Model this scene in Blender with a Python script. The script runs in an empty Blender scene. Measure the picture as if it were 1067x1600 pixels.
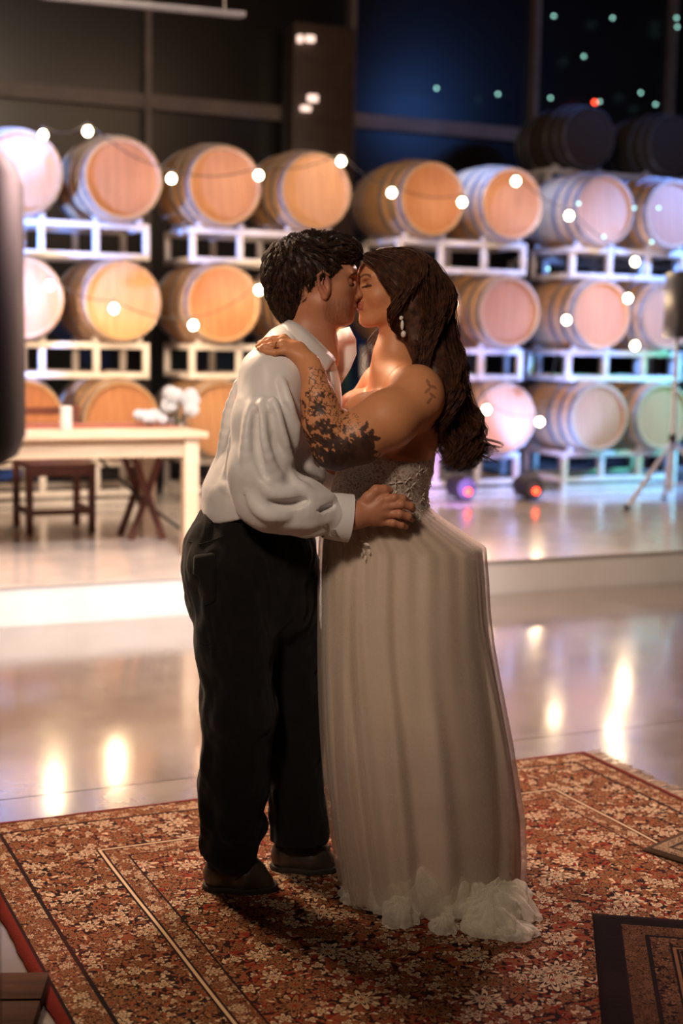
import bpy, bmesh, math, random
import numpy as np
from mathutils import Vector, Matrix

SC = bpy.context.scene
COL = SC.collection
RNG = np.random.RandomState(7)
random.seed(7)

# ------------------------------------------------------------------ camera
FPX, CXP, CYP = 2222.0, 533.5, 800.0
CAM = np.array([0, 0, 1.48])
PITCH, ROLL = math.radians(7.0), math.radians(1.1)
_fw = np.array([0, math.cos(PITCH), -math.sin(PITCH)])
_r0 = np.array([1.0, 0, 0]); _u0 = np.cross(_r0, _fw)
_rt = _r0 * math.cos(ROLL) + _u0 * math.sin(ROLL)
_up = -_r0 * math.sin(ROLL) + _u0 * math.cos(ROLL)
cd = bpy.data.cameras.new('camera')
cam = bpy.data.objects.new('camera', cd); COL.objects.link(cam)
cam.matrix_world = Matrix(((_rt[0], _up[0], -_fw[0], CAM[0]), (_rt[1], _up[1], -_fw[1], CAM[1]),
                           (_rt[2], _up[2], -_fw[2], CAM[2]), (0, 0, 0, 1)))
cd.sensor_fit = 'VERTICAL'; cd.sensor_height = 36; cd.lens = FPX / 1600 * 36
cd.dof.use_dof = True; cd.dof.focus_distance = 3.6; cd.dof.aperture_fstop = 2.0
cd.clip_start = 0.05; cd.clip_end = 200
SC.camera = cam

# ------------------------------------------------------------------ world, exposure
w = bpy.data.worlds.new('night'); SC.world = w; w.use_nodes = True
w.node_tree.nodes['Background'].inputs[0].default_value = (0.045, 0.05, 0.075, 1)
w.node_tree.nodes['Background'].inputs[1].default_value = 0.05
SC.view_settings.view_transform = 'Standard'; SC.view_settings.look = 'None'
SC.view_settings.gamma = 1; SC.view_settings.use_curve_mapping = False
SC.view_settings.exposure = 0.0

# room frame: the building is turned 24.6 degrees against the view
TH = math.radians(24.6)
UU = np.array([math.cos(TH), math.sin(TH), 0]); VV = np.array([-math.sin(TH), math.cos(TH), 0])
def R(u, v, z=0.0): return UU * u + VV * v + np.array([0, 0, z])

def aim(o, src, dst):
    o.location = Vector(src)
    o.rotation_euler = (Vector(dst) - Vector(src)).to_track_quat('-Z', 'Y').to_euler()
def lamp(name, kind, src, dst, power, color, size=0.3, spot=60, blend=0.5, size_y=None):
    l = bpy.data.lights.new(name, kind); l.energy = power; l.color = color
    if kind == 'AREA':
        l.size = size
        if size_y: l.shape = 'RECTANGLE'; l.size_y = size_y
    else: l.shadow_soft_size = size
    if kind == 'SPOT': l.spot_size = math.radians(spot); l.spot_blend = blend
    o = bpy.data.objects.new(name, l); COL.objects.link(o); aim(o, src, dst); return o
WARM = (1.0, 0.66, 0.38); AMBER = (1.0, 0.5, 0.2); BLUE = (0.12, 0.3, 1.0); PINK = (1.0, 0.5, 0.62); VIOLET = (0.5, 0.25, 1.0); TEAL = (0.1, 0.8, 0.6)
P0R, P0L = (0.25, 3.8, 1.45), (-0.12, 3.75, 1.5)
# hall lamps that wash the barrel wall and the stage
lamp('hall_wash_warm', 'AREA', R(2.9, 7.0, 4.3), R(3.6, 10.3, 1.0), 40, WARM, 1.6)
lamp('hall_wash_mid', 'AREA', R(5.2, 7.4, 4.3), R(5.6, 10.3, 1.0), 32, (1.0, 0.6, 0.36), 1.4)
lamp('barrel_fill_low', 'SPOT', R(-0.3, 7.4, 1.5), R(3.1, 10.3, 0.8), 1100, (1.0, 0.70, 0.45), 0.35, 42, 1.0)  # unseen low spot added to brighten the middle barrels
lamp('hall_wash_far', 'SPOT', R(3.3, 5.6, 4.6), R(6.0, 10.3, 1.0), 280, (1.0, 0.62, 0.4), 0.4, 34, 1.0)
# unseen fill lamps added to brighten the stage face, top and floor
lamp('stage_fill_down', 'AREA', R(2.6, 5.4, 4.4), R(2.4, 8.4, 0.2), 210, (1.0, 0.8, 0.64), 1.6)
lamp('stage_face_fill', 'SPOT', R(1.6, 2.6, 4.6), R(2.4, 7.1, 0.1), 2600, (1.0, 0.9, 0.86), 0.3, 34, 0.9)
# coloured stage spots
lamp('blue_spot_left', 'SPOT', R(1.4, 8.3, 4.3), R(2.05, 10.3, 2.9), 3200, (0.06, 0.24, 1.0), 0.05, 18, 0.5)
lamp('blue_spot_low', 'SPOT', R(0.9, 8.6, 2.5), R(1.95, 10.3, 1.6), 2200, BLUE, 0.05, 24, 0.6)
lamp('blue_side_left', 'SPOT', R(1.1, 9.55, 1.7), R(2.75, 10.3, 2.45), 1000, BLUE, 0.05, 60, 0.8)
lamp('blue_spot_right', 'SPOT', R(9.6, 8.6, 3.9), R(7.4, 10.6, 1.4), 3000, (0.16, 0.34, 1.0), 0.1, 54, 0.8)
lamp('blue_side_right', 'SPOT', R(4.9, 9.8, 4.4), R(6.9, 10.8, 1.9), 1300, (0.16, 0.34, 1.0), 0.1, 34, 0.8)
lamp('blue_wall', 'SPOT', R(9.0, 9.0, 4.5), R(8.6, 13.6, 4.4), 120, (0.1, 0.3, 1.0), 0.2, 60, 0.8)
lamp('teal_spot', 'SPOT', R(9.2, 8.8, 1.4), R(7.8, 10.2, 0.8), 300, TEAL, 0.08, 40)
# behind the couple: the back light of the dance floor, then two added hair rim spots
lamp('back_light_warm', 'AREA', R(0.6, 6.2, 3.5), R(1.4, 3.4, 1.0), 210, (1.0, 0.68, 0.45), 0.8)
lamp('back_light_pink', 'AREA', R(4.1, 6.3, 3.1), R(1.9, 3.2, 1.0), 170, (1.0, 0.62, 0.6), 0.7)
lamp('hair_rim_right', 'SPOT', R(3.3, 5.2, 2.75), P0R, 90, (1.0, 0.68, 0.62), 0.06, 16, 0.8)
lamp('hair_rim_left', 'SPOT', R(0.0, 5.6, 2.7), P0L, 80, (1.0, 0.74, 0.52), 0.06, 16, 0.8)
# weak warm light over the photographer's left shoulder
lamp('front_warm', 'SPOT', (-0.85, 1.0, 3.0), (0.12, 3.7, 1.05), 215, (1.0, 0.78, 0.60), 0.22, 50, 1.0)

# ------------------------------------------------------------------ object helpers
def link(o, parent=None):
    COL.objects.link(o)
    if parent is not None: o.parent = parent
    return o
def mesh_obj(name, verts, faces, mat=None, parent=None, smooth=True, uv=None):
    me = bpy.data.meshes.new(name)
    verts = np.asarray(verts, dtype=np.float32)
    if isinstance(faces, np.ndarray) and faces.ndim == 2:
        n, k = faces.shape
        me.vertices.add(len(verts)); me.vertices.foreach_set('co', verts.ravel())
        me.loops.add(n * k); me.loops.foreach_set('vertex_index', faces.astype(np.int32).ravel())
        me.polygons.add(n); me.polygons.foreach_set('loop_start', np.arange(0, n * k, k, dtype=np.int32))
        me.polygons.foreach_set('loop_total', np.full(n, k, dtype=np.int32))
        me.update(calc_edges=True); me.validate()
    else:
        me.from_pydata([tuple(map(float, v)) for v in verts], [], [tuple(int(i) for i in f) for f in faces]); me.update()
    if mat: me.materials.append(mat)
    if smooth: me.polygons.foreach_set('use_smooth', np.ones(len(me.polygons), dtype=bool))
    return link(bpy.data.objects.new(name, me), parent)
def thing(name, label, cat, loc=(0, 0, 0), rz=0.0, group=None):
    o = bpy.data.objects.new(name, None); COL.objects.link(o); o.empty_display_size = 0.1
    o.location = Vector(loc); o.rotation_euler = (0, 0, rz); o['label'] = label; o['category'] = cat
    if group: o['group'] = group
    return o
def tag(o, label, cat, group=None, kind=None):
    o['label'] = label; o['category'] = cat
    if group: o['group'] = group
    if kind: o['kind'] = kind
    return o
def struct(o):
    o['kind'] = 'structure'; return o
def copy_tree(o, parent=None):
    c = o.copy(); COL.objects.link(c)
    if parent is not None: c.parent = parent
    for ch in list(o.children): copy_tree(ch, c)
    return c

class MB:
    """collects simple solids into one mesh"""
    def __init__(s): s.v = []; s.f = []
    def add(s, v, f):
        n = len(s.v); s.v += [tuple(map(float, p)) for p in v]; s.f += [tuple(i + n for i in q) for q in f]; return s
    def box(s, c, d, rz=0.0, ry=0.0, rx=0.0, bev=0.0):
        c = Vector(c); M = Matrix.Rotation(rz, 3, 'Z') @ Matrix.Rotation(ry, 3, 'Y') @ Matrix.Rotation(rx, 3, 'X')
        bm = bmesh.new(); bmesh.ops.create_cube(bm, size=1.0)
        for v in bm.verts: v.co = Vector((v.co.x * d[0], v.co.y * d[1], v.co.z * d[2]))
        if bev: bmesh.ops.bevel(bm, geom=list(bm.edges), offset=bev, segments=2, affect='EDGES', profile=0.5)
        bm.verts.index_update()
        s.add([M @ v.co + c for v in bm.verts], [[v.index for v in f.verts] for f in bm.faces]); bm.free(); return s
    def tube(s, pts, rad, n=8, cap=True):
        pts = [Vector(p) for p in pts]
        rad = [rad] * len(pts) if not hasattr(rad, '__len__') else rad
        vs = []; up = None
        for i, p in enumerate(pts):
            t = (pts[min(i + 1, len(pts) - 1)] - pts[max(i - 1, 0)]).normalized()
            if up is None: up = t.orthogonal().normalized()
            a = (up - t * up.dot(t)).normalized(); up = a; b = t.cross(a)
            for k in range(n):
                q = 2 * math.pi * k / n; vs.append(p + (a * math.cos(q) + b * math.sin(q)) * rad[i])
        fs = []
        for i in range(len(pts) - 1):
            for k in range(n):
                k2 = (k + 1) % n; fs.append((i * n + k, i * n + k2, (i + 1) * n + k2, (i + 1) * n + k))
        if cap: fs.append(tuple(range(n))[::-1]); fs.append(tuple(range((len(pts) - 1) * n, len(pts) * n)))
        return s.add(vs, fs)
    def lathe(s, prof, n=24, axis='Z', c=(0, 0, 0), cap=True):
        vs = []; c = Vector(c)
        for r, h in prof:
            for k in range(n):
                q = 2 * math.pi * k / n; a, b = r * math.cos(q), r * math.sin(q)
                vs.append(c + (Vector((a, b, h)) if axis == 'Z' else Vector((a, h, b)) if axis == 'Y' else Vector((h, a, b))))
        fs = []
        for i in range(len(prof) - 1):
            for k in range(n):
                k2 = (k + 1) % n; fs.append((i * n + k, i * n + k2, (i + 1) * n + k2, (i + 1) * n + k))
        if cap: fs.append(tuple(range(n))[::-1]); fs.append(tuple(range((len(prof) - 1) * n, len(prof) * n)))
        return s.add(vs, fs)
    def build(s, name, mat=None, parent=None, smooth=False):
        o = mesh_obj(name, s.v, s.f, mat, parent, smooth)
        bm = bmesh.new(); bm.from_mesh(o.data); bmesh.ops.recalc_face_normals(bm, faces=bm.faces); bm.to_mesh(o.data); bm.free()
        if smooth:
            try: o.data.set_sharp_from_angle(angle=math.radians(38))
            except Exception: pass
        return o

# ------------------------------------------------------------------ node helpers
class NT:
    def __init__(s, name):
        s.m = bpy.data.materials.new(name); s.m.use_nodes = True; s.t = s.m.node_tree; s.b = s.t.nodes['Principled BSDF']
    def n(s, typ, **kw):
        nd = s.t.nodes.new(typ)
        for k, v in kw.items(): setattr(nd, k, v)
        return nd
    def put(s, sock, v):
        if hasattr(v, 'node') or hasattr(v, 'is_output'): s.t.links.new(v, sock)
        elif isinstance(v, (tuple, list)): sock.default_value = tuple(v) + ((1,) if len(v) == 3 and len(sock.default_value) == 4 else ())
        else: sock.default_value = v
    def M(s, op, a, b=0.0, c=None):
        nd = s.n('ShaderNodeMath', operation=op); s.put(nd.inputs[0], a); s.put(nd.inputs[1], b)
        if c is not None: s.put(nd.inputs[2], c)
        return nd.outputs[0]
    def VM(s, op, a, b=(0, 0, 0)):
        nd = s.n('ShaderNodeVectorMath', operation=op); s.put(nd.inputs[0], a); s.put(nd.inputs[1], b)
        return nd.outputs[1] if op in ('LENGTH', 'DOT_PRODUCT', 'DISTANCE') else nd.outputs[0]
    def mix(s, f, a, b):
        nd = s.n('ShaderNodeMix', data_type='RGBA'); s.put(nd.inputs[0], f); s.put(nd.inputs[6], a); s.put(nd.inputs[7], b); return nd.outputs[2]
    def noise(s, vec, scale, detail=3, rough=0.5, dist=0.0):
        nd = s.n('ShaderNodeTexNoise')
        if vec is not None: s.put(nd.inputs['Vector'], vec)
        nd.inputs['Scale'].default_value = scale; nd.inputs['Detail'].default_value = detail
        nd.inputs['Roughness'].default_value = rough; nd.inputs['Distortion'].default_value = dist
        return nd.outputs[0]
    def obj(s): return s.n('ShaderNodeTexCoord').outputs['Object']
    def sep(s, v):
        nd = s.n('ShaderNodeSeparateXYZ'); s.put(nd.inputs[0], v); return nd.outputs
    def comb(s, x, y, z):
        nd = s.n('ShaderNodeCombineXYZ'); s.put(nd.inputs[0], x); s.put(nd.inputs[1], y); s.put(nd.inputs[2], z); return nd.outputs[0]
    def map(s, v, a, b, c=0.0, d=1.0):
        nd = s.n('ShaderNodeMapRange'); s.put(nd.inputs[0], v)
        for i, q in enumerate((a, b, c, d)): nd.inputs[i + 1].default_value = q
        return nd.outputs[0]
    def bump(s, h, strength=0.3, dist=0.01):
        nd = s.n('ShaderNodeBump'); nd.inputs['Strength'].default_value = strength; nd.inputs['Distance'].default_value = dist
        s.put(nd.inputs['Height'], h); s.t.links.new(nd.outputs[0], s.b.inputs['Normal'])
    def set(s, **kw):
        for k, v in kw.items(): s.put(s.b.inputs[k.replace('_', ' ')], v)
        return s

def pm(name, c1, c2=None, scale=8.0, rough=0.6, metal=0.0, bump=0.0, bscale=None, stretch=(1, 1, 1), spec=0.5, sheen=0.0):
    t = NT(name); o = t.obj(); v = t.VM('MULTIPLY', o, stretch)
    nz = t.noise(v, scale, 4, 0.6)
    t.put(t.b.inputs['Base Color'], t.mix(t.map(nz, 0.35, 0.65), c1, c2 or tuple(x * 0.7 for x in c1)))
    t.set(Roughness=rough, Metallic=metal); t.b.inputs['Specular IOR Level'].default_value = spec
    if sheen: t.b.inputs['Sheen Weight'].default_value = sheen
    if bump: t.bump(t.noise(v, bscale or scale * 3, 4, 0.6), bump, 0.01)
    return t.m
def glow(name, color, strength):
    t = NT(name); t.set(Base_Color=color); t.b.inputs['Emission Color'].default_value = (*color, 1)
    t.b.inputs['Emission Strength'].default_value = strength; return t.m
# ================================================================== materials
def concrete(name, c1, c2, rlo, rhi):
    t = NT(name); o = t.obj()
    a = t.noise(o, 0.9, 5, 0.6, 0.4); b = t.noise(o, 9, 4, 0.6)
    f = t.M('ADD', t.M('MULTIPLY', a, 0.7), t.M('MULTIPLY', b, 0.3))
    t.put(t.b.inputs['Base Color'], t.mix(t.map(f, 0.38, 0.62), c1, c2))
    t.put(t.b.inputs['Roughness'], t.map(t.noise(o, 3.0, 4, 0.7), 0.3, 0.7, rlo, rhi))
    t.b.inputs['Specular IOR Level'].default_value = 0.8; t.b.inputs['Coat Weight'].default_value = 0.5; t.b.inputs['Coat Roughness'].default_value = 0.1; t.b.inputs['Coat IOR'].default_value = 1.6
    t.bump(t.noise(o, 14, 3), 0.05, 0.004); return t.m
M_floor = concrete('polished_concrete', (0.19, 0.16, 0.135), (0.13, 0.105, 0.09), 0.10, 0.22)
M_stage = concrete('stage_concrete', (0.62, 0.56, 0.52), (0.50, 0.45, 0.42), 0.13, 0.28)
M_stageface = pm('painted_stage_face', (0.72, 0.70, 0.68), (0.66, 0.63, 0.6), 3, 0.6)
M_joint = pm('joint_filler', (0.03, 0.025, 0.02), rough=0.8)
M_rack = pm('white_rack_paint', (0.66, 0.62, 0.58), (0.55, 0.5, 0.46), 6, 0.45)
M_hoop = pm('galvanised_hoop', (0.42, 0.43, 0.46), (0.3, 0.3, 0.33), 14, 0.38, 0.85)
M_black = pm('black_plastic', (0.012, 0.012, 0.013), (0.008, 0.008, 0.009), 10, 0.5)
M_darkwall = pm('dark_glazing', (0.006, 0.005, 0.005), (0.010, 0.008, 0.007), 0.6, 0.3)
M_mull = pm('bronze_mullion', (0.17, 0.13, 0.11), (0.12, 0.09, 0.08), 3, 0.5)
M_chrome = pm('stand_metal', (0.75, 0.72, 0.72), rough=0.35, metal=0.2)
def wood(name, c1, c2, stretch=(1, 12, 12), rough=0.5, scale=3):
    t = NT(name); v = t.VM('MULTIPLY', t.obj(), stretch)
    n1 = t.noise(v, scale, 6, 0.65, 0.8)
    t.put(t.b.inputs['Base Color'], t.mix(t.map(n1, 0.3, 0.7), c1, c2)); t.set(Roughness=rough); t.bump(n1, 0.12, 0.004); return t.m
M_tablewood = wood('pale_table_wood', (0.70, 0.55, 0.40), (0.58, 0.43, 0.30), (1, 14, 14))
M_chairwood = wood('mahogany_chair_wood', (0.13, 0.035, 0.02), (0.07, 0.018, 0.012), (8, 8, 1))
M_darkoak = wood('dark_board_wood', (0.06, 0.025, 0.012), (0.025, 0.011, 0.006), (1, 10, 10), 0.85)
M_oaks = [wood('oak_head_%s' % n, a, b, (10, 1, 0.8), 0.55) for n, a, b in
          (('honey', (0.42, 0.18, 0.075), (0.32, 0.12, 0.05)), ('pale', (0.52, 0.28, 0.14), (0.42, 0.20, 0.09)), ('tan', (0.46, 0.21, 0.095), (0.36, 0.15, 0.065)))]
M_stave = wood('oak_staves', (0.46, 0.27, 0.13), (0.34, 0.18, 0.08), (10, 0.8, 10), 0.55)
M_stave_dark = wood('unlit_oak_staves', (0.05, 0.03, 0.02), (0.03, 0.02, 0.014), (10, 0.8, 10), 0.7)  # near-black oak: the unlit look is put into the colour

# ================================================================== floor, stage, walls
def rbox(name, u0, u1, v0, v1, z0, z1, mat, parent=None, bev=0.0):
    c = R((u0 + u1) / 2, (v0 + v1) / 2, (z0 + z1) / 2)
    o = MB().box((0, 0, 0), (u1 - u0, v1 - v0, z1 - z0), bev=bev).build(name, mat, parent, smooth=bev > 0)
    o.location = Vector(c); o.rotation_euler = (0, 0, TH); return o
fl = struct(rbox('floor', -4, 12, -2, 14.2, -0.12, -0.012, M_joint))
for u0, u1 in ((-4, 0.3), (0.3, 6.9), (6.9, 12)):
    for v0, v1 in ((-2, -0.2), (-0.2, 4.42), (4.42, 7.09)):
        s = rbox('floor_slab', u0 + 0.003, u1 - 0.003, v0 + 0.003, v1 - 0.003, -0.014, 0.0, M_floor)
        s.parent = fl; s.matrix_parent_inverse = Matrix.LocRotScale(fl.location, fl.rotation_euler, None).inverted()
stage = struct(rbox('stage_platform', -3.8, 11.8, 7.10, 13.6, -0.01, 0.197, M_stageface))
for u0, u1 in ((-3.8, 1.1), (1.1, 5.5), (5.5, 11.8)):
    s = rbox('stage_top', u0 + 0.002, u1 - 0.002, 7.092, 13.6, 0.1975, 0.204, M_stage)
    s.parent = stage; s.matrix_parent_inverse = Matrix.LocRotScale(stage.location, stage.rotation_euler, None).inverted()
STZ = 0.204
wb = struct(rbox('wall_back', -4, 12, 13.62, 13.8, 0.0, 7.0, M_darkwall))
struct(rbox('wall_left', -4.2, -4.0, -2, 13.8, 0.0, 7.0, M_darkwall))
struct(rbox('wall_right', 12.0, 12.2, -2, 13.8, 0.0, 7.0, M_darkwall))
struct(rbox('ceiling', -4.2, 12.2, -2, 13.8, 7.0, 7.15, M_darkwall))
# glazing bars of the dark window wall
struct(rbox('trim_1', -4, 12, 13.54, 13.63, 3.62, 3.76, M_mull))
for i, (u, hw) in enumerate(((4.07, .03), (6.22, .025), (8.40, .025), (10.2, .025))):
    struct(rbox('trim_%d' % (i + 2), u - hw, u + hw, 13.5, 13.63, 0.2, 7.0, M_mull))

# ================================================================== rugs
def rug_material(name, Wd, Ln, cream, gold, red, dark, bands, fscale=1.0, bind=(0.14, 0.015, 0.009)):
    t = NT(name); o = t.obj(); x, y, z = t.sep(o)
    ax, ay = t.M('ABSOLUTE', x), t.M('ABSOLUTE', y)
    e = t.M('MINIMUM', t.M('SUBTRACT', Wd / 2, ax), t.M('SUBTRACT', Ln / 2, ay))
    wob = t.n('ShaderNodeTexNoise'); wob.inputs['Scale'].default_value = 7; t.put(wob.inputs['Vector'], o)
    p = t.VM('ADD', t.comb(ax, ay, 0.0), t.VM('MULTIPLY', t.VM('SUBTRACT', wob.outputs[1], (0.5, 0.5, 0.5)), (0.03, 0.03, 0)))
    def flowers(scale, petals, R0, seed):
        vv = t.VM('ADD', t.VM('MULTIPLY', p, (scale, scale, 0)), (seed, seed * 1.7, 0))
        vo = t.n('ShaderNodeTexVoronoi', voronoi_dimensions='2D'); vo.inputs['Scale'].default_value = 1; t.put(vo.inputs['Vector'], vv)
        vo.inputs['Randomness'].default_value = 0.75
        d = t.VM('SUBTRACT', vv, vo.outputs['Position']); dx, dy, _ = t.sep(d)
        ang = t.M('ARCTAN2', dy, dx); cr, cg, cb = t.sep(vo.outputs['Color'])
        ang = t.M('ADD', ang, t.M('MULTIPLY', cr, 6.0))
        rr = t.VM('LENGTH', d)
        pr = t.M('MULTIPLY', t.M('ADD', 0.68, t.M('MULTIPLY', 0.32, t.M('COSINE', t.M('MULTIPLY', ang, petals)))), t.M('ADD', R0 * 0.75, t.M('MULTIPLY', cg, R0 * 0.5)))
        fl = t.M('LESS_THAN', rr, pr)
        ring = t.M('MULTIPLY', t.M('LESS_THAN', rr, t.M('MULTIPLY', pr, 0.62)), t.M('GREATER_THAN', rr, t.M('MULTIPLY', pr, 0.42)))
        core = t.M('LESS_THAN', rr, t.M('MULTIPLY', pr, 0.2))
        outl = t.M('MULTIPLY', t.M('LESS_THAN', rr, t.M('MULTIPLY', pr, 1.22)), t.M('SUBTRACT', 1.0, fl))
        return fl, ring, core, outl, cb
    def vine(scale, width, seed):
        nz = t.noise(t.VM('ADD', p, (seed, seed, 0)), scale, 1.5, 0.5, 0.6)
        return t.M('LESS_THAN', t.M('ABSOLUTE', t.M('SUBTRACT', nz, 0.5)), width)
    def pattern(ground, s, seed):
        c = ground
        c = t.mix(vine(9 * s, 0.022, seed), c, gold)
        c = t.mix(vine(17 * s, 0.03, seed + 3), c, cream)
        c = t.mix(vine(24 * s, 0.06, seed + 5), c, dark); c = t.mix(vine(31 * s, 0.05, seed + 9), c, t.mix(0.5, red, gold))
        for sc, pt, r0, sd, ca, cb_ in ((30 * s, 3, 0.42, 1.3, gold, cream), (18 * s, 5, 0.42, 2.9, cream, gold), (8.5 * s, 8, 0.36, 4.1, cream, gold)):
            f, ri, co, ou, h = flowers(sc, pt, r0, seed + sd)
            keep = t.M('GREATER_THAN', h, 0.30)
            c = t.mix(t.M('MULTIPLY', ou, keep), c, dark)
            c = t.mix(t.M('MULTIPLY', f, keep), c, t.mix(t.M('GREATER_THAN', h, 0.6), ca, cb_))
            c = t.mix(t.M('MULTIPLY', ri, keep), c, dark); c = t.mix(t.M('MULTIPLY', co, keep), c, red)
        return c
    field = pattern(red, 1.0 * fscale, 0.3)
    border = pattern(dark, 1.15 * fscale, 5.3)
    guard = pattern(t.mix(0.35, gold, dark), 2.1 * fscale, 8.1)
    b0, b1, b2, b3, b4, b5 = bands
    c = field
    def band(c, lim, col): return t.mix(t.M('LESS_THAN', e, lim), c, col)
    c = band(c, b5, dark); c = band(c, b5 - 0.006, guard); c = band(c, b4, dark); c = band(c, b4 - 0.006, cream); c = band(c, b4 - 0.014, dark); c = band(c, b4 - 0.02, border)
    c = band(c, b3, dark); c = band(c, b2 - 0.006, guard); c = band(c, b1, dark); c = band(c, b1 - 0.008, t.mix(0.4, red, dark)); c = band(c, b0, bind)
    big = t.noise(o, 2.5, 3)
    c = t.mix(t.map(big, 0.4, 0.75, 0.0, 0.3), c, t.mix(0.5, c, red))
    fine = t.noise(o, 420, 2)
    c = t.mix(t.map(fine, 0.3, 0.7, 0.0, 0.3), c, t.mix(0.6, c, dark))
    t.put(t.b.inputs['Base Color'], c); t.set(Roughness=0.92); t.b.inputs['Specular IOR Level'].default_value = 0.06
    t.b.inputs['Sheen Weight'].default_value = 0.0
    t.bump(t.M('ADD', fine, t.noise(o, 60, 3)), 0.6, 0.004); return t.m
CREAM = (0.60, 0.42, 0.26); GOLD = (0.25, 0.11, 0.045); RUGRED = (0.19, 0.020, 0.010); RUGDARK = (0.012, 0.007, 0.007)
def rug(name, label, u0, u1, v0, v1, z0, th, mat, rz=TH, centre=None, rag=0.0, group=None, nx=90, ny=120):
    """a thin woven slab with slightly uneven, raised surface and rounded edge"""
    Wd, Ln = u1 - u0, v1 - v0
    xs = np.linspace(-Wd / 2, Wd / 2, nx); ys = np.linspace(-Ln / 2, Ln / 2, ny)
    X, Y = np.meshgrid(xs, ys)
    wav = 0.004 * np.sin(X * 5.1 + 1.3 * np.sin(Y * 3)) * np.sin(Y * 4.2 + 0.7)
    ex = np.minimum(Wd / 2 - abs(X), Ln / 2 - abs(Y)); top = z0 + th + np.clip(wav, -0.002, 0.004) * np.clip(ex / 0.1, 0, 1) - 0.5 * th * np.clip(1 - ex / 0.012, 0, 1)
    jx = 0.004 * rag * np.sin(Y * 23) + 0.003 * rag * np.sin(Y * 61 + 1); jy = 0.005 * rag * np.sin(X * 19 + 2)
    XX = X + jx * (abs(X) > Wd / 2 - 1e-6); YY = Y + jy * (abs(Y) > Ln / 2 - 1e-6)
    T = np.stack([XX, YY, top], -1).reshape(-1, 3); B = np.stack([XX, YY, np.full_like(X, z0)], -1).reshape(-1, 3)
    idx = np.arange(nx * ny).reshape(ny, nx); N = nx * ny
    q = np.stack([idx[:-1, :-1], idx[:-1, 1:], idx[1:, 1:], idx[1:, :-1]], -1).reshape(-1, 4)
    ring = np.concatenate([idx[0, :], idx[1:, -1], idx[-1, -2::-1], idx[-2:0:-1, 0]]); r2 = np.roll(ring, -1)
    side = np.stack([ring + N, r2 + N, r2, ring], -1)
    o = mesh_obj(name, np.concatenate([T, B]), np.concatenate([q, q[:, ::-1] + N, side]), mat)
    c = R((u0 + u1) / 2, (v0 + v1) / 2, 0) if centre is None else np.array(centre)
    o.location = Vector(c); o.rotation_euler = (0, 0, rz); tag(o, label, 'rug', group); return o
BW, BL = 2.235, 3.4
M_rug = rug_material('persian_rug_weave', BW, BL, CREAM, GOLD, RUGRED, RUGDARK, (0.024, 0.035, 0.115, 0.12, 0.36, 0.42))
RU0, RV1 = 0.668, 4.19
big_rug = rug('persian_rug', 'large red and cream floral persian rug under the dancing couple', RU0, RU0 + BW, RV1 - BL, RV1, 0.001, 0.011, M_rug, rag=0.4)
M_fringe = pm('cotton_fringe', (0.5, 0.38, 0.28), (0.36, 0.26, 0.18), 30, 0.9)
fr = MB(); rs = random.Random(3)
for i in range(330):
    y = -BL / 2 + 0.01 + (BL - 0.02) * (i + rs.random() * 0.6) / 330; L = 0.05 + rs.random() * 0.03; a = rs.uniform(-0.35, 0.35)
    x0 = BW / 2 - 0.002
    fr.tube([(x0, y, 0.006), (x0 + L * 0.5, y + a * L * 0.4, 0.005 + rs.random() * 0.004), (x0 + L, y + a * L, 0.0035)], [0.0028, 0.0026, 0.0015], 4)
f_ = fr.build('fringe', M_fringe, big_rug); f_['kind'] = 'stuff'
M_rug2 = rug_material('brown_rug_weave', 1.0, 1.5, (0.22, 0.10, 0.045), (0.15, 0.062, 0.024), (0.065, 0.018, 0.009), (0.008, 0.004, 0.004), (0.065, 0.07, 0.13, 0.135, 0.20, 0.21), 1.3, bind=(0.006, 0.002, 0.002))
c2 = np.array([0.667, 3.518, 0]); d1 = np.array([0.88, -0.06, 0]); d1 /= np.linalg.norm(d1); d2 = np.array([-d1[1], d1[0], 0])
# its far left corner lies at c2, the long side runs towards the camera
rug('small_rug', 'small dark brown rug lying over near right corner of large rug', -0.5, 0.5, -0.75, 0.75, 0.0155, 0.01, M_rug2, rz=math.atan2(d1[1], d1[0]) - math.radians(4), centre=c2 + d1 * 0.445 - d2 * 0.79, nx=40, ny=60)
M_rug3 = rug_material('beige_rug_weave', 0.7, 1.1, (0.44, 0.32, 0.2), (0.32, 0.21, 0.12), (0.14, 0.05, 0.03), (0.03, 0.018, 0.014), (0.014, 0.02, 0.06, 0.065, 0.14, 0.16), 1.5, bind=(0.05, 0.03, 0.018))
c3 = np.array([0.89, 3.982, 0]); e1 = np.array([0.16, 0.158, 0]); e1 /= np.linalg.norm(e1)
e2 = np.array([0.7071, -0.7071, 0])
rug('small_rug', 'small beige rug corner poking in at the right edge', -0.35, 0.35, -0.55, 0.55, 0.0155, 0.012, M_rug3, rz=math.atan2(e1[1], e1[0]) - math.pi / 2, centre=c3 + e1 * 0.55 + e2 * 0.35, nx=30, ny=40)
# low wooden board at the near left corner
M_darkoak.node_tree.nodes['Principled BSDF'].inputs['Specular IOR Level'].default_value = 0.08
pb = thing('wooden_board', 'low dark wooden board beside near left corner of large rug', 'board', (-0.745, 2.80, 0), math.radians(4))
for i in range(4):
    MB().box((-0.02, -0.21 + i * 0.14, 0.018), (0.28, 0.132, 0.034), bev=0.004).build('plank', M_darkoak, pb, True)

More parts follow.
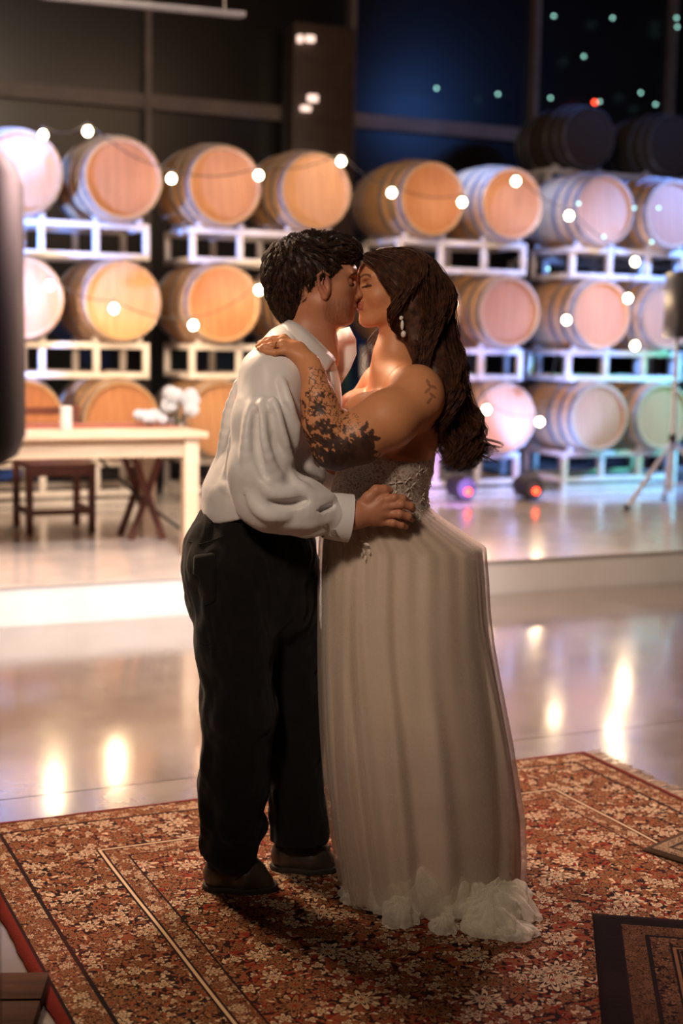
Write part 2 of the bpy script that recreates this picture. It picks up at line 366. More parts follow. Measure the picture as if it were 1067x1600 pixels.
# ================================================================== barrels and racks
T = (0.54, 1.41, 2.28, 3.15)
BR = 0.303
def barrel_profile(L=0.92, re=0.285, rb=0.338, n=17):
    pr = []
    for i in range(n):
        s = -1 + 2 * i / (n - 1); pr.append((re + (rb - re) * (1 - abs(s) ** 2.1), s * L / 2))
    return pr
def rad_at(y, L=0.92, re=0.285, rb=0.338): return re + (rb - re) * (1 - abs(2 * y / L) ** 2.1)
def make_barrel(head_mat, stave_mat, detailed=True):
    b = bpy.data.objects.new('wine_barrel', None); COL.objects.link(b); b.empty_display_size = 0.1
    ns = 30; pr = barrel_profile(); vs = []; fs = []; n = ns * 3
    prof = [(pr[0][0] - 0.024, pr[0][1] + 0.03), (pr[0][0] - 0.022, pr[0][1])] + pr + [(pr[-1][0] - 0.022, pr[-1][1]), (pr[-1][0] - 0.024, pr[-1][1] - 0.03)]
    for r, y in prof:
        for k in range(n):
            q = 2 * math.pi * k / n; rr = r - (0.0035 if k % 3 == 0 else 0.0)
            vs.append((rr * math.cos(q), y, rr * math.sin(q)))
    for i in range(len(prof) - 1):
        for k in range(n):
            k2 = (k + 1) % n; fs.append((i * n + k, (i + 1) * n + k, (i + 1) * n + k2, i * n + k2))
    mesh_obj('staves', vs, np.array(fs), stave_mat, b, True)
    for side in (-1, 1):                                       # two heads of seven joined boards each
        h = MB(); y = side * (0.46 - 0.03); rh = 0.266; m = 7
        for i in range(m):
            x0 = -rh + 2 * rh * i / m + 0.0012; x1 = -rh + 2 * rh * (i + 1) / m - 0.0012; poly = []
            st = [x0 + (x1 - x0) * j / 5 for j in range(6)]
            poly = [(x, math.sqrt(max(rh * rh - x * x, 0))) for x in st] + [(x, -math.sqrt(max(rh * rh - x * x, 0))) for x in st[::-1]]
            k = len(poly); yo = y + side * 0.010
            h.add([(x, yo, z) for x, z in poly] + [(x, y - side * 0.012, z) for x, z in poly],
                  [tuple(range(k)), tuple(range(k, 2 * k))[::-1]] + [(j, (j + 1) % k, k + (j + 1) % k, k + j) for j in range(k)])
        h.build('barrel_head', head_mat, b)
    for y in (-0.435, -0.32, -0.17, 0.17, 0.32, 0.435):
        hw = 0.021; hp = MB()
        a, c = rad_at(y - hw), rad_at(y + hw)
        hp.lathe([(a - 0.001, y - hw), (a + 0.0035, y - hw), (c + 0.0035, y + hw), (c - 0.001, y + hw)], 60, 'Y', cap=False)
        hp.build('hoop', M_hoop, b, True)
    bg = MB().lathe([(0.026, 0.33), (0.026, 0.352), (0.02, 0.356)], 12, 'Z'); bg.build('bung', M_chairwood, b, True)
    return b
BU = (2.16, 2.87, 3.66, 4.40, 5.39, 6.13, 7.06, 7.74)
VB = 10.62
protos = [make_barrel(m, M_stave) for m in M_oaks]
used = [False] * 3
coln = ('first', 'second', 'third', 'fourth', 'fifth', 'sixth', 'seventh', 'eighth'); tiern = ('bottom', 'middle', 'top')
rs = random.Random(11)
for ti in range(3):
    for ci, u in enumerate(BU):
        k = (ti * 5 + ci * 2) % 3
        o = protos[k] if not used[k] else copy_tree(protos[k]); used[k] = True
        o.location = Vector(R(u + rs.uniform(-.008, .008), VB + rs.uniform(-.02, .02), T[ti] + BR)); o.rotation_euler = (0, 0.12 * rs.uniform(-1, 1), TH + rs.uniform(-.02, .02))
        tag(o, 'oak wine barrel with steel hoops, %s tier, %s column from the left' % (tiern[ti], coln[ci]), 'barrel', 'oak barrels on the white racks')
def make_rack(W=1.2, D=0.62, H=0.265, base=False):
    r = bpy.data.objects.new('barrel_rack', None); COL.objects.link(r); t = 0.046
    for y in (-D / 2, D / 2):
        for zt in (-t / 2, -H + t / 2):
            MB().box((0, y, zt), (W, t, t), bev=0.006).build('rail', M_rack, r, True)
        for x in (-W / 2 + t / 2, -W / 6, W / 6, W / 2 - t / 2):
            h = H - 2 * t
            MB().box((x, y, -H / 2), (t, t, h), bev=0.004).build('post', M_rack, r, True)
            if base and abs(x) > W / 4:
                MB().box((x, y, (-H - (T[0] - STZ)) / 2), (t, t, (T[0] - STZ) - H), bev=0.004).build('leg', M_rack, r, True)
        if base: MB().box((0, y, -(T[0] - STZ) + t / 2 + 0.0), (W - 2 * t, t * .8, t * .8), bev=0.004).build('foot_rail', M_rack, r, True)
    for x in (-W / 2 + t / 2, W / 2 - t / 2):
        for zt in (-t / 2, -H + t / 2): MB().box((x, 0, zt), (t, D - t, t), bev=0.006).build('side_rail', M_rack, r, True)
    for cx in (-0.36, 0.36):                                    # little cradle chocks beside every barrel
        for y in (-D / 2, D / 2):
            for s in (-1, 1):
                MB().box((cx + s * 0.165, y, 0.016), (0.05, t, 0.032), ry=-s * 0.5, bev=0.005).build('chock', M_rack, r, True)
    return r
RC = (2.515, 4.03, 5.76, 7.40, 8.95); rname = ('leftmost', 'second', 'third', 'fourth', 'rightmost')
ra, rb_ = make_rack(), make_rack(base=True); ua = ub = False
for ti in range(3):
    for ri, u in enumerate(RC):
        if ti == 0: o = rb_ if not ub else copy_tree(rb_); ub = True
        else: o = ra if not ua else copy_tree(ra); ua = True
        o.location = Vector(R(u, VB, T[ti])); o.rotation_euler = (0, 0, TH)
        tag(o, 'white steel barrel rack, %s level, %s stack from the left' % (tiern[ti], rname[ri]), 'rack', 'white steel barrel racks')
# dark stack further back on the right, four tiers high
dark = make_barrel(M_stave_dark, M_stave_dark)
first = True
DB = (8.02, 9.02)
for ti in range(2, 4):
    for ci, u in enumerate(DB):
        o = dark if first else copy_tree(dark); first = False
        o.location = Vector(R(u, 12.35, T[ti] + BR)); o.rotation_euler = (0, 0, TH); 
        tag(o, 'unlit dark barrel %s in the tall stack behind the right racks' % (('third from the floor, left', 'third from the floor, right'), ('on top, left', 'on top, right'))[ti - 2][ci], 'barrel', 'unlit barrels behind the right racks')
for ti in range(2, 4):
    o = copy_tree(ra); o.location = Vector(R(8.52, 12.35, T[ti])); o.rotation_euler = (0, 0, TH); o.scale = (1.5, 1, 1)
    tag(o, 'white rack holding the unlit dark barrels, %s' % ('upper one' if ti == 3 else 'lower one'), 'rack', 'racks behind the right racks')
tt = thing('rack_tower', 'shadowed steel tower carrying the unlit barrels behind the right racks', 'rack', R(8.52, 12.35, STZ), TH)
for x in (-0.9, 0.9):
    for y in (-0.31, 0.31): MB().box((x, y, (2.015 - STZ) / 2), (0.046, 0.046, 2.015 - STZ)).build('post', M_rack, tt)
# ================================================================== organic modelling: signed distance fields meshed with surface nets
YC = 3.75
def P(x, y, d=0.0):
    """point of the couple's drawing (photo units) on the upright plane through the couple, pushed d metres away from the viewer"""
    q = _fw + _rt * (x - CXP) / FPX - _up * (y - CYP) / FPX
    return CAM + q * (YC + d - CAM[1]) / q[1]
def BX(x0, y0, x1, y1, d0, d1):
    c = np.array([P(x, y, d) for x in (x0, x1) for y in (y0, y1) for d in (d0, d1)]); return c.min(0), c.max(0)
S = 1.0 / 588.0                                     # metres per photo unit on that plane
def unP(V_):
    q = (V_ - CAM); z = q @ _fw; return CXP + FPX * (q @ _rt) / z, CYP - FPX * (q @ _up) / z

class Field:
    def __init__(s, lo, hi, h):
        s.lo = np.array(lo, float); s.h = h; s.n = np.ceil((np.array(hi) - s.lo) / h).astype(int) + 1
        s.F = np.full(s.n, 0.2, np.float32); s.ax = [(s.lo[i] + h * np.arange(s.n[i])).astype(np.float32) for i in range(3)]
    def _win(s, lo, hi):
        a = np.clip(np.floor((lo - s.lo) / s.h).astype(int), 0, s.n); b = np.clip(np.ceil((hi - s.lo) / s.h).astype(int) + 1, 0, s.n)
        if (b <= a).any(): return None, None
        sl = tuple(slice(a[i], b[i]) for i in range(3))
        return sl, (s.ax[0][sl[0]][:, None, None], s.ax[1][sl[1]][None, :, None], s.ax[2][sl[2]][None, None, :])
    def _comb(s, sl, d, k, op):
        A = s.F[sl]
        if op == 'sub':
            d = -d
            h = np.clip(0.5 - 0.5 * (A - d) / k, 0, 1); s.F[sl] = A + (d - A) * h + k * h * (1 - h)
        elif op == 'add':
            h = np.clip(0.5 + 0.5 * (A - d) / k, 0, 1); s.F[sl] = A + (d - A) * h - k * h * (1 - h)
    def ell(s, c, r, k=0.015, tilt=0.0, yaw=0.0, pitch=0.0, op='add'):
        """c world, r metres (x, y, z); tilt turns it in the picture plane (deg, clockwise positive)"""
        c = np.array(c, float); r = np.array(r, float); m = r.max() + k * 1.5 + 3 * s.h
        sl, g = s._win(c - m, c + m)
        if sl is None: return s
        X, Y, Z = g[0] - c[0], g[1] - c[1], g[2] - c[2]
        if tilt: a = math.radians(tilt); X, Z = X * math.cos(a) - Z * math.sin(a), X * math.sin(a) + Z * math.cos(a)
        if yaw: a = math.radians(yaw); X, Y = X * math.cos(a) + Y * math.sin(a), -X * math.sin(a) + Y * math.cos(a)
        if pitch: a = math.radians(pitch); Y, Z = Y * math.cos(a) + Z * math.sin(a), -Y * math.sin(a) + Z * math.cos(a)
        k0 = np.sqrt((X / r[0]) ** 2 + (Y / r[1]) ** 2 + (Z / r[2]) ** 2); k1 = np.sqrt((X / r[0] ** 2) ** 2 + (Y / r[1] ** 2) ** 2 + (Z / r[2] ** 2) ** 2) + 1e-6
        d = np.where(k0 < 1e-3, -r.min(), k0 * (k0 - 1) / k1).astype(np.float32)
        s._comb(sl, d, k, op); return s
    def cap(s, a, b, ra, rb, k=0.015, op='add'):
        a = np.array(a, float); b = np.array(b, float); m = max(ra, rb) + k * 1.5 + 3 * s.h
        sl, g = s._win(np.minimum(a, b) - m, np.maximum(a, b) + m)
        if sl is None: return s
        ba = b - a; L2 = ba @ ba + 1e-12; X, Y, Z = g[0] - a[0], g[1] - a[1], g[2] - a[2]
        t = np.clip((X * ba[0] + Y * ba[1] + Z * ba[2]) / L2, 0, 1)
        d = np.sqrt((X - t * ba[0]) ** 2 + (Y - t * ba[1]) ** 2 + (Z - t * ba[2]) ** 2) - (ra + (rb - ra) * t)
        s._comb(sl, d.astype(np.float32), k, op); return s
    def chain(s, pts, rad, k=0.012, op='add'):
        for i in range(len(pts) - 1): s.cap(pts[i], pts[i + 1], rad[i], rad[i + 1], k, op)
        return s
    def flat(s, a, b, ra, rb, depth, k=0.02, op='add'):
        """rounded cone whose depth (y) is scaled by `depth`"""
        a = np.array(a, float); b = np.array(b, float); m = max(ra, rb) * max(depth, 1) + k * 1.5 + 3 * s.h
        sl, g = s._win(np.minimum(a, b) - m, np.maximum(a, b) + m)
        if sl is None: return s
        ba = b - a; L2 = ba[0] ** 2 + ba[2] ** 2 + 1e-12; X, Y, Z = g[0] - a[0], g[1] - a[1], g[2] - a[2]
        t = np.clip((X * ba[0] + Z * ba[2]) / L2, 0, 1); r = ra + (rb - ra) * t
        d = (np.sqrt((X - t * ba[0]) ** 2 + ((Y - t * ba[1]) / depth) ** 2 + (Z - t * ba[2]) ** 2) - r) * min(1, depth)
        s._comb(sl, d.astype(np.float32), k, op); return s
    def cut(s, fn):
        """intersect with a half-space style function of broadcast coordinates (positive = removed)"""
        d = fn(s.ax[0][:, None, None], s.ax[1][None, :, None], s.ax[2][None, None, :]); s.F = np.maximum(s.F, d.astype(np.float32)); return s
    def mesh(s, smooth=2):
        F = s.F; F[0] = F[-1] = 0.2; F[:, 0] = F[:, -1] = 0.2; F[:, :, 0] = F[:, :, -1] = 0.2
        I = F < 0; nx, ny, nz = F.shape
        cnt = np.zeros((nx - 1, ny - 1, nz - 1), np.uint8)
        offs = [(i, j, k) for i in (0, 1) for j in (0, 1) for k in (0, 1)]
        for i, j, k in offs: cnt += I[i:nx - 1 + i, j:ny - 1 + j, k:nz - 1 + k]
        act = np.argwhere((cnt > 0) & (cnt < 8)); idx = np.full(cnt.shape, -1, np.int32); idx[tuple(act.T)] = np.arange(len(act))
        val = {o: F[act[:, 0] + o[0], act[:, 1] + o[1], act[:, 2] + o[2]] for o in offs}
        acc = np.zeros((len(act), 3)); n = np.zeros(len(act))
        for o in offs:
            for a in range(3):
                if o[a] == 0:
                    o2 = list(o); o2[a] = 1; o2 = tuple(o2); v0, v1 = val[o], val[o2]; cr = (v0 < 0) != (v1 < 0)
                    t = np.where(cr, v0 / (v0 - v1 + 1e-12), 0); p = np.tile(np.array(o, float), (len(act), 1)); p[:, a] = t
                    acc += p * cr[:, None]; n += cr
        V_ = s.lo + (act + acc / n[:, None]) * s.h; Q = []
        for a in range(3):
            b, c = (a + 1) % 3, (a + 2) % 3
            sl0 = [slice(None)] * 3; sl1 = [slice(None)] * 3; sl0[a] = slice(0, -1); sl1[a] = slice(1, None)
            ch = I[tuple(sl0)] != I[tuple(sl1)]; e = np.argwhere(ch); e = e[(e[:, b] > 0) & (e[:, c] > 0)]
            inside = I[e[:, 0], e[:, 1], e[:, 2]]
            def cell(db, dc):
                q = e.copy(); q[:, b] -= db; q[:, c] -= dc; return idx[q[:, 0], q[:, 1], q[:, 2]]
            q = np.stack([cell(1, 1), cell(0, 1), cell(0, 0), cell(1, 0)], -1)
            q[~inside] = q[~inside][:, ::-1]; Q.append(q)
        Q = np.concatenate(Q); Q = Q[(Q >= 0).all(1)]
        for _ in range(smooth): V_ = relax(V_, Q, 0.5)
        return V_, Q
def relax(V_, Q, f):
    n = len(V_); acc = np.zeros((n, 3)); w_ = np.zeros(n)
    for i in range(4):
        a, b = Q[:, i], Q[:, (i + 1) % 4]
        for c in range(3): acc[:, c] += np.bincount(a, V_[b, c], n) + np.bincount(b, V_[a, c], n)
        w_ += np.bincount(a, minlength=n) + np.bincount(b, minlength=n)
    return V_ * (1 - f) + f * acc / np.maximum(w_, 1)[:, None]
def normals(V_, Q):
    N = np.cross(V_[Q[:, 2]] - V_[Q[:, 0]], V_[Q[:, 3]] - V_[Q[:, 1]]); A = np.zeros_like(V_)
    for i in range(4):
        for c in range(3): A[:, c] += np.bincount(Q[:, i], N[:, c], len(V_))
    return A / (np.linalg.norm(A, axis=1)[:, None] + 1e-12)
def wav(V_, seeds, scale, stretch=(1, 1, 1)):
    """smooth pseudo-noise, sum of warped sines"""
    g = np.random.RandomState(seeds); p = V_ * np.array(stretch) * scale; out = np.zeros(len(V_))
    q = p + 0.6 * np.sin(p[:, [1, 2, 0]] * 1.7 + 1.1)
    for i in range(6):
        k = g.randn(3); k /= np.linalg.norm(k); f = 1.0 + 0.35 * i; out += np.sin(q @ k * f * 2.2 + g.rand() * 6.28) / (1 + .5 * i)
    return out / 2.2
def setcol(o, C_):
    a = o.data.color_attributes.new('tint', 'FLOAT_COLOR', 'POINT'); C4 = np.ones((len(C_), 4), np.float32); C4[:, :3] = C_; a.data.foreach_set('color', C4.ravel())
def sm(x, a, b): t = np.clip((x - a) / (b - a), 0, 1); return t * t * (3 - 2 * t)

# ---- materials of the couple
def skinmat(name, rough=0.48):
    t = NT(name); a = t.n('ShaderNodeAttribute'); a.attribute_name = 'tint'; n1 = t.noise(t.obj(), 60, 3)
    t.put(t.b.inputs['Base Color'], t.mix(t.map(n1, 0.3, 0.7, 0, 0.25), a.outputs['Color'], t.mix(0.5, a.outputs['Color'], (0.4, 0.12, 0.06))))
    t.set(Roughness=rough); t.b.inputs['Subsurface Weight'].default_value = 0.12; t.b.inputs['Subsurface Radius'].default_value = (0.012, 0.004, 0.002); t.b.inputs['Subsurface Scale'].default_value = 1.0
    t.b.inputs['Specular IOR Level'].default_value = 0.4
    t.bump(t.noise(t.obj(), 420, 2), 0.12, 0.001); return t.m
M_skin = skinmat('skin')
def cloth(name, c1, c2, rough, sheen, bs, bump=0.25, weave=700):
    t = NT(name); o = t.obj(); n1 = t.noise(o, bs, 4)
    t.put(t.b.inputs['Base Color'], t.mix(t.map(n1, 0.3, 0.7), c1, c2)); t.set(Roughness=rough); t.b.inputs['Sheen Weight'].default_value = sheen
    t.b.inputs['Specular IOR Level'].default_value = 0.35
    t.bump(t.M('ADD', t.noise(o, weave, 1), t.M('MULTIPLY', n1, 0.6)), bump, 0.002); return t.m
M_shirt = cloth('white_satin_shirt', (0.80, 0.77, 0.76), (0.72, 0.69, 0.68), 0.42, 0.25, 9, 0.08)
M_trouser = cloth('charcoal_trousers', (0.008, 0.006, 0.005), (0.005, 0.004, 0.0035), 0.9, 0.12, 30, 0.5)
M_trouser.node_tree.nodes['Principled BSDF'].inputs['Specular IOR Level'].default_value = 0.15
M_shoe = pm('dark_leather', (0.075, 0.058, 0.044), (0.05, 0.038, 0.03), 18, 0.35, bump=0.15)
M_sole = pm('shoe_sole', (0.03, 0.022, 0.017), rough=0.7)
M_button = pm('silver_button', (0.6, 0.52, 0.45), rough=0.25, metal=0.7)
def hairmat(name, c1, c2):
    t = NT(name); n1 = t.noise(t.obj(), 70, 3); t.put(t.b.inputs['Base Color'], t.mix(t.map(n1, 0.35, 0.65), c1, c2)); t.set(Roughness=0.52)
    t.b.inputs['Specular IOR Level'].default_value = 0.32; t.b.inputs['Sheen Weight'].default_value = 0.0; return t.m
M_hair1 = hairmat('dark_brown_hair', (0.050, 0.021, 0.010), (0.014, 0.006, 0.004))
M_hair2 = hairmat('brown_hair', (0.095, 0.034, 0.016), (0.026, 0.009, 0.005))

# ================================================================== the man
man = thing('person', 'man in white shirt and dark trousers kissing the woman, hand on her waist', 'person', (P(400, 1380)[0], 3.73, 0))
DM = 0.0
def px(r): return r * S
# --- head and neck (faces right, bent slightly down)
hb = Field(*BX(395, 340, 585, 597, -.14, .14), 0.0021)
def Hm(x, y, d=0.0): return P(x, y, d)
hb.ell(Hm(488, 427), (px(60), 0.077, px(58)), 0.02, tilt=8)
hb.ell(Hm(478, 455), (px(42), 0.066, px(38)), 0.03)
hb.ell(Hm(522, 442), (px(34), 0.060, px(40)), 0.03, tilt=6)
hb.ell(Hm(524, 470), (px(28), 0.050, px(32)), 0.03)
for sd in (-1, 1):
    hb.cap(Hm(504, 474, sd * 0.056), Hm(536, 497, sd * 0.022), px(10), px(10), 0.03)      # jaw
    hb.ell(Hm(531, 452, sd * 0.044), (px(13), 0.018, px(10)), 0.022)                        # cheekbone
    hb.ell(Hm(527, 476, sd * 0.035), (px(18), 0.02, px(16)), 0.02)
hb.ell(Hm(541, 497, 0), (px(11), 0.022, px(10.5)), 0.014)                                  # chin
hb.ell(Hm(547, 480, 0), (px(9), 0.022, px(13)), 0.012)                                     # muzzle
hb.ell(Hm(550.5, 487, 0), (px(5), 0.018, px(3.2)), 0.004, tilt=12)                         # lower lip
hb.ell(Hm(553.5, 479.5, 0), (px(5), 0.019, px(3.2)), 0.004, tilt=-18)                       # upper lip
hb.ell(Hm(549, 424, 0), (px(8), 0.050, px(7)), 0.014)                                      # brow
hb.cap(Hm(551, 436, 0), Hm(560, 459, 0), px(4.2), px(5.6), 0.008)                          # nose
hb.ell(Hm(561.5, 462, 0), (px(5.2), 0.010, px(5)), 0.005)
for sd in (-1, 1):
    hb.ell(Hm(556, 465, sd * 0.012), (px(5), 0.007, px(4)), 0.004)
    hb.ell(Hm(550, 440, sd * 0.034), (px(7), 0.017, px(7)), 0.010, op='sub')               # socket
    hb.ell(Hm(543.5, 441, sd * 0.033), (px(7.5), 0.0155, px(7)), 0.004)                      # closed lid
    hb.cap(Hm(549.8, 445, sd * 0.022), Hm(547, 445.5, sd * 0.045), px(1.3), px(1.0), 0.002)   # lash line
    hb.cap(Hm(556, 430, sd * 0.014), Hm(551, 427, sd * 0.05), px(2.3), px(1.6), 0.005)       # eyebrow ridge
hb.flat(Hm(484, 478, 0.0), Hm(486, 560, 0.0), px(34), px(42), 1.0, 0.03)
hb.cap(Hm(468, 540), Hm(455, 585), px(38), px(46), 0.03)
hb.cap(Hm(498, 478, -0.052), Hm(516, 560, -0.018), px(7.5), px(7), 0.03)                   # neck strap muscle
hb.ell(Hm(518, 532, 0.0), (px(6), 0.012, px(8)), 0.02)                                    # throat
for sd in (-1, 1):                                                                         # ears
    q = 0.078 * sd
    hb.ell(Hm(506, 444, q), (px(11), 0.010, px(21)), 0.006, tilt=-10, yaw=-sd * 22)
    hb.ell(Hm(507.5, 442, q + sd * 0.009), (px(7), 0.007, px(14)), 0.003, tilt=-10, op='sub')
    hb.chain([Hm(509, 463, q + sd * .003), Hm(498, 446, q + sd * .010), Hm(497, 430, q + sd * .012), Hm(505, 424, q + sd * .009), Hm(514, 430, q + sd * .003)], [px(2.6), px(2.4), px(2.4), px(2.4), px(2)], 0.002)
    hb.chain([Hm(510, 456, q + sd * .003), Hm(503, 444, q + sd * .007), Hm(505, 434, q + sd * .007)], [px(1.8), px(1.8), px(1.4)], 0.002)
    hb.ell(Hm(507, 464, q + sd * 0.002), (px(5), 0.006, px(5)), 0.003)
mv, mq = hb.mesh(2)
# --- under-clothes body in one coarse field
bb = Field(*BX(285, 520, 570, 1400, -.30, .30), 0.008)
def limb(F_, pts, rad, k=0.02): F_.chain([P(*p) for p in pts], [px(r) for r in rad], k)
for sd, kx in ((-1, 0), (1, 1)):
    if kx == 0:
        limb(bb, [(375, 870, -.09), (368, 1110, -.10), (352, 1345, -.10)], [40, 32, 20], 0.03); limb(bb, [(352, 1345, -.10), (400, 1380, -.10)], [18, 12])
        limb(bb, [(425, 595, -.16), (395, 735, -.20), (420, 785, -.20), (540, 808, -.17)], [30, 27, 25, 17], 0.03)
    else:
        limb(bb, [(425, 870, .07), (452, 1100, .05), (462, 1320, .05)], [38, 30, 20], 0.03); limb(bb, [(462, 1320, .05), (500, 1350, .05)], [17, 12])
        limb(bb, [(430, 590, .16), (450, 700, .19), (560, 745, .10)], [30, 26, 18], 0.03)
bb.flat(P(452, 590), P(420, 720), px(46), px(46), 1.6, 0.04); bb.flat(P(420, 720), P(402, 800), px(46), px(46), 1.2, 0.04); bb.flat(P(402, 800), P(392, 870), px(46), px(50), 1.1, 0.04)
bb.cap(P(470, 545), P(460, 590), px(34), px(46), 0.04)
bv, bq = bb.mesh(1)

# --- hands
def hand(F_, wrist, palm_c, knuckles, fingers, thumb, wr, pr, k=0.006):
    """wrist/palm points, list of finger poly-lines (each from knuckle to tip) with radii"""
    F_.flat(wrist, palm_c, wr, pr, 0.75, 0.02)
    for kn, fg in zip(knuckles, fingers):
        F_.cap(palm_c + (wrist - palm_c) * 0.5, kn, pr * 0.55, fg[1][0] * 1.2, 0.012)
        F_.chain([kn] + fg[0], fg[1], 0.004)
        for jt, r_ in zip([kn] + fg[0][:-1], fg[1]): F_.ell(jt, (r_ * 1.06, r_ * 1.06, r_ * 1.06), 0.003)
    F_.chain(thumb[0], thumb[1], 0.009)
hf = Field(*BX(515, 740, 665, 850, -.26, -.07), 0.0019)
D0 = -0.165
K_ = [(597, 781, D0 - .012), (604, 791, D0 - .012), (603, 803, D0 - .008), (596, 815, D0 + .0)]
Fg = [([(616, 777.5, D0 - .020), (629, 779, D0 - .012), (636, 783, D0 + .002)], [px(6.8), px(6.2), px(5.7), px(4.8)]),
      ([(626, 788, D0 - .024), (641, 791, D0 - .012), (645, 796, D0 + .004)], [px(7.0), px(6.4), px(5.8), px(4.9)]),
      ([(624, 803, D0 - .020), (638, 807, D0 - .010), (643, 811, D0 + .006)], [px(6.8), px(6.2), px(5.6), px(4.7)]),
      ([(614, 817, D0 - .010), (627, 820, D0 - .004), (634, 823, D0 + .008)], [px(6.2), px(5.6), px(5.0), px(4.3)])]
hf.flat(P(528, 809, D0 - .005), P(555, 806, D0 - .01), px(17), px(17.5), 0.95, 0.02)
hand(hf, P(550, 806, D0 - .008), P(582, 800, D0 - .004), [P(*k) for k in K_], [([P(*q) for q in f], r) for f, r in Fg],
     ([P(562, 795, D0), P(575, 778, D0 - .010), P(588, 766, D0 - .010), P(600, 765, D0 - .006), P(609, 766, D0 + .002)], [px(9), px(8.5), px(7.6), px(6.6), px(5.6)]), px(17), px(19))
for (x, y, d) in [K_[i] for i in range(4)]: hf.cap(P(572, 806, D0 - .022), P(x, y, d - .010), px(1.4), px(2), 0.006)
hv, hq = hf.mesh(2)
# far hand of the man rests behind her back
hf2 = Field(*BX(530, 700, 665, 800, .04, .22), 0.003)
hand(hf2, P(560, 747, .11), P(585, 752, .12), [P(600, 745, .12), P(602, 752, .13), P(601, 760, .13), P(598, 767, .13)],
     [([P(618, 744 + 8 * i, .12), P(630, 745 + 8 * i, .11)], [px(6), px(5.5), px(5)]) for i in range(4)], ([P(572, 742, .12), P(585, 730, .11), P(596, 728, .10)], [px(8), px(7), px(6)]), px(16), px(18))
h2v, h2q = hf2.mesh(1)
parts_ = [(mv, mq), (bv, bq), (hv, hq), (h2v, h2q)]; off = 0; VV_ = []; QQ_ = []
for v_, q_ in parts_: VV_.append(v_); QQ_.append(q_ + off); off += len(v_)
VV_ = np.concatenate(VV_); QQ_ = np.concatenate(QQ_)
X_, Y_ = unP(VV_)
base_c = np.array([0.52, 0.23, 0.13]); Cm = np.tile(base_c, (len(VV_), 1))
nz1 = wav(VV_, 3, 260)
def tint(C_, m, c): return C_ * (1 - m[:, None]) + np.array(c) * m[:, None]
head_m = np.zeros(len(VV_)); head_m[:len(mv)] = 1
jawm = head_m * sm(Y_, 460, 478) * sm(X_ - (0.0), 500, 512) * (1 - sm(Y_ - 0.55 * (X_ - 500), 492, 500)) * (0.55 + 0.35 * nz1)
Cm = tint(Cm, np.clip(jawm, 0, 1) * 0.62, (0.10, 0.055, 0.04))
Cm = tint(Cm, head_m * np.exp(-(((X_ - 506) / 9) ** 2 + ((Y_ - 446) / 20) ** 2)) * 0.5, (0.55, 0.16, 0.10))
Cm = tint(Cm, head_m * np.exp(-(((X_ - 551) / 7) ** 2 + ((Y_ - 483) / 6) ** 2)) * 0.6, (0.42, 0.12, 0.09))
Cm = tint(Cm, head_m * (np.exp(-(((X_ - 553) / 7) ** 2 + ((Y_ - 428 + 0.4 * (X_ - 553)) / 2.4) ** 2)) > .45) * 0.8, (0.04, 0.02, 0.015))
Cm = tint(Cm, head_m * (np.exp(-(((X_ - 549) / 5) ** 2 + ((Y_ - 446) / 1.3) ** 2)) > .5) * 0.8, (0.04, 0.02, 0.015))
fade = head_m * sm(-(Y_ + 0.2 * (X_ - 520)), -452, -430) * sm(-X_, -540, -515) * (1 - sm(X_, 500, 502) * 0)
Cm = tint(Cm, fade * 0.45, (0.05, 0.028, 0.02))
body_m = mesh_obj('body', VV_ - np.array(man.location), QQ_, M_skin, man); setcol(body_m, Cm)

# --- shirt
sf = Field(*BX(295, 485, 570, 870, -.36, .32), 0.0036)
sf.flat(P(452, 592), P(430, 690), px(68), px(66), 1.55, 0.05); sf.flat(P(430, 690), P(396, 780), px(68), px(76), 1.22, 0.06)
sf.flat(P(396, 772), P(392, 795), px(76), px(68), 1.15, 0.04)
sf.cut(lambda X, Y, Z: P(390, 806)[2] + .012 * np.sin(X * 22) - Z + 0 * X + 0 * Y)
sf.cap(P(462, 545), P(450, 585), px(38), px(60), 0.05)
sf.cap(P(455, 560, -.04), P(424, 588, -.13), px(42), px(40), 0.05); sf.cap(P(455, 560, .04), P(440, 588, .13), px(40), px(40), 0.05)
# near sleeve
sl_pts = [P(424, 592, -.15), P(414, 660, -.19), P(407, 735, -.215), P(424, 783, -.215), P(470, 792, -.20), P(515, 806, -.175)]
sf.chain(sl_pts, [px(46), px(48), px(45), px(43), px(41), px(31)], 0.030)
sf.ell(P(400, 770, -.21), (px(36), 0.05, px(42)), 0.03)
# far sleeve
sf.chain([P(440, 592, .14), P(470, 690, .19), P(500, 738, .17), P(550, 746, .12)], [px(42), px(38), px(34), px(24)], 0.03)
def resample(g, m):
    g = np.asarray(g, float); t = np.linspace(0, len(g) - 1, m); i = np.clip(np.floor(t).astype(int), 0, len(g) - 2); f = (t - i)[:, None]
    a, b, c, d = g[np.maximum(i - 1, 0)], g[i], g[i + 1], g[np.minimum(i + 2, len(g) - 1)]
    return 0.5 * (2 * b + (c - a) * f + (2 * a - 5 * b + 4 * c - d) * f ** 2 + (-a + 3 * b - 3 * c + d) * f ** 3)
def fold(F_, pts, r, k=0.014, op='add'):
    q_ = resample([P(*p) for p in pts], 12); rr = [px(r) * (.12 + .88 * math.sin(math.pi * i / 11) ** .7) for i in range(12)]
    F_.chain(list(q_), rr, k, op)
DS = -.30
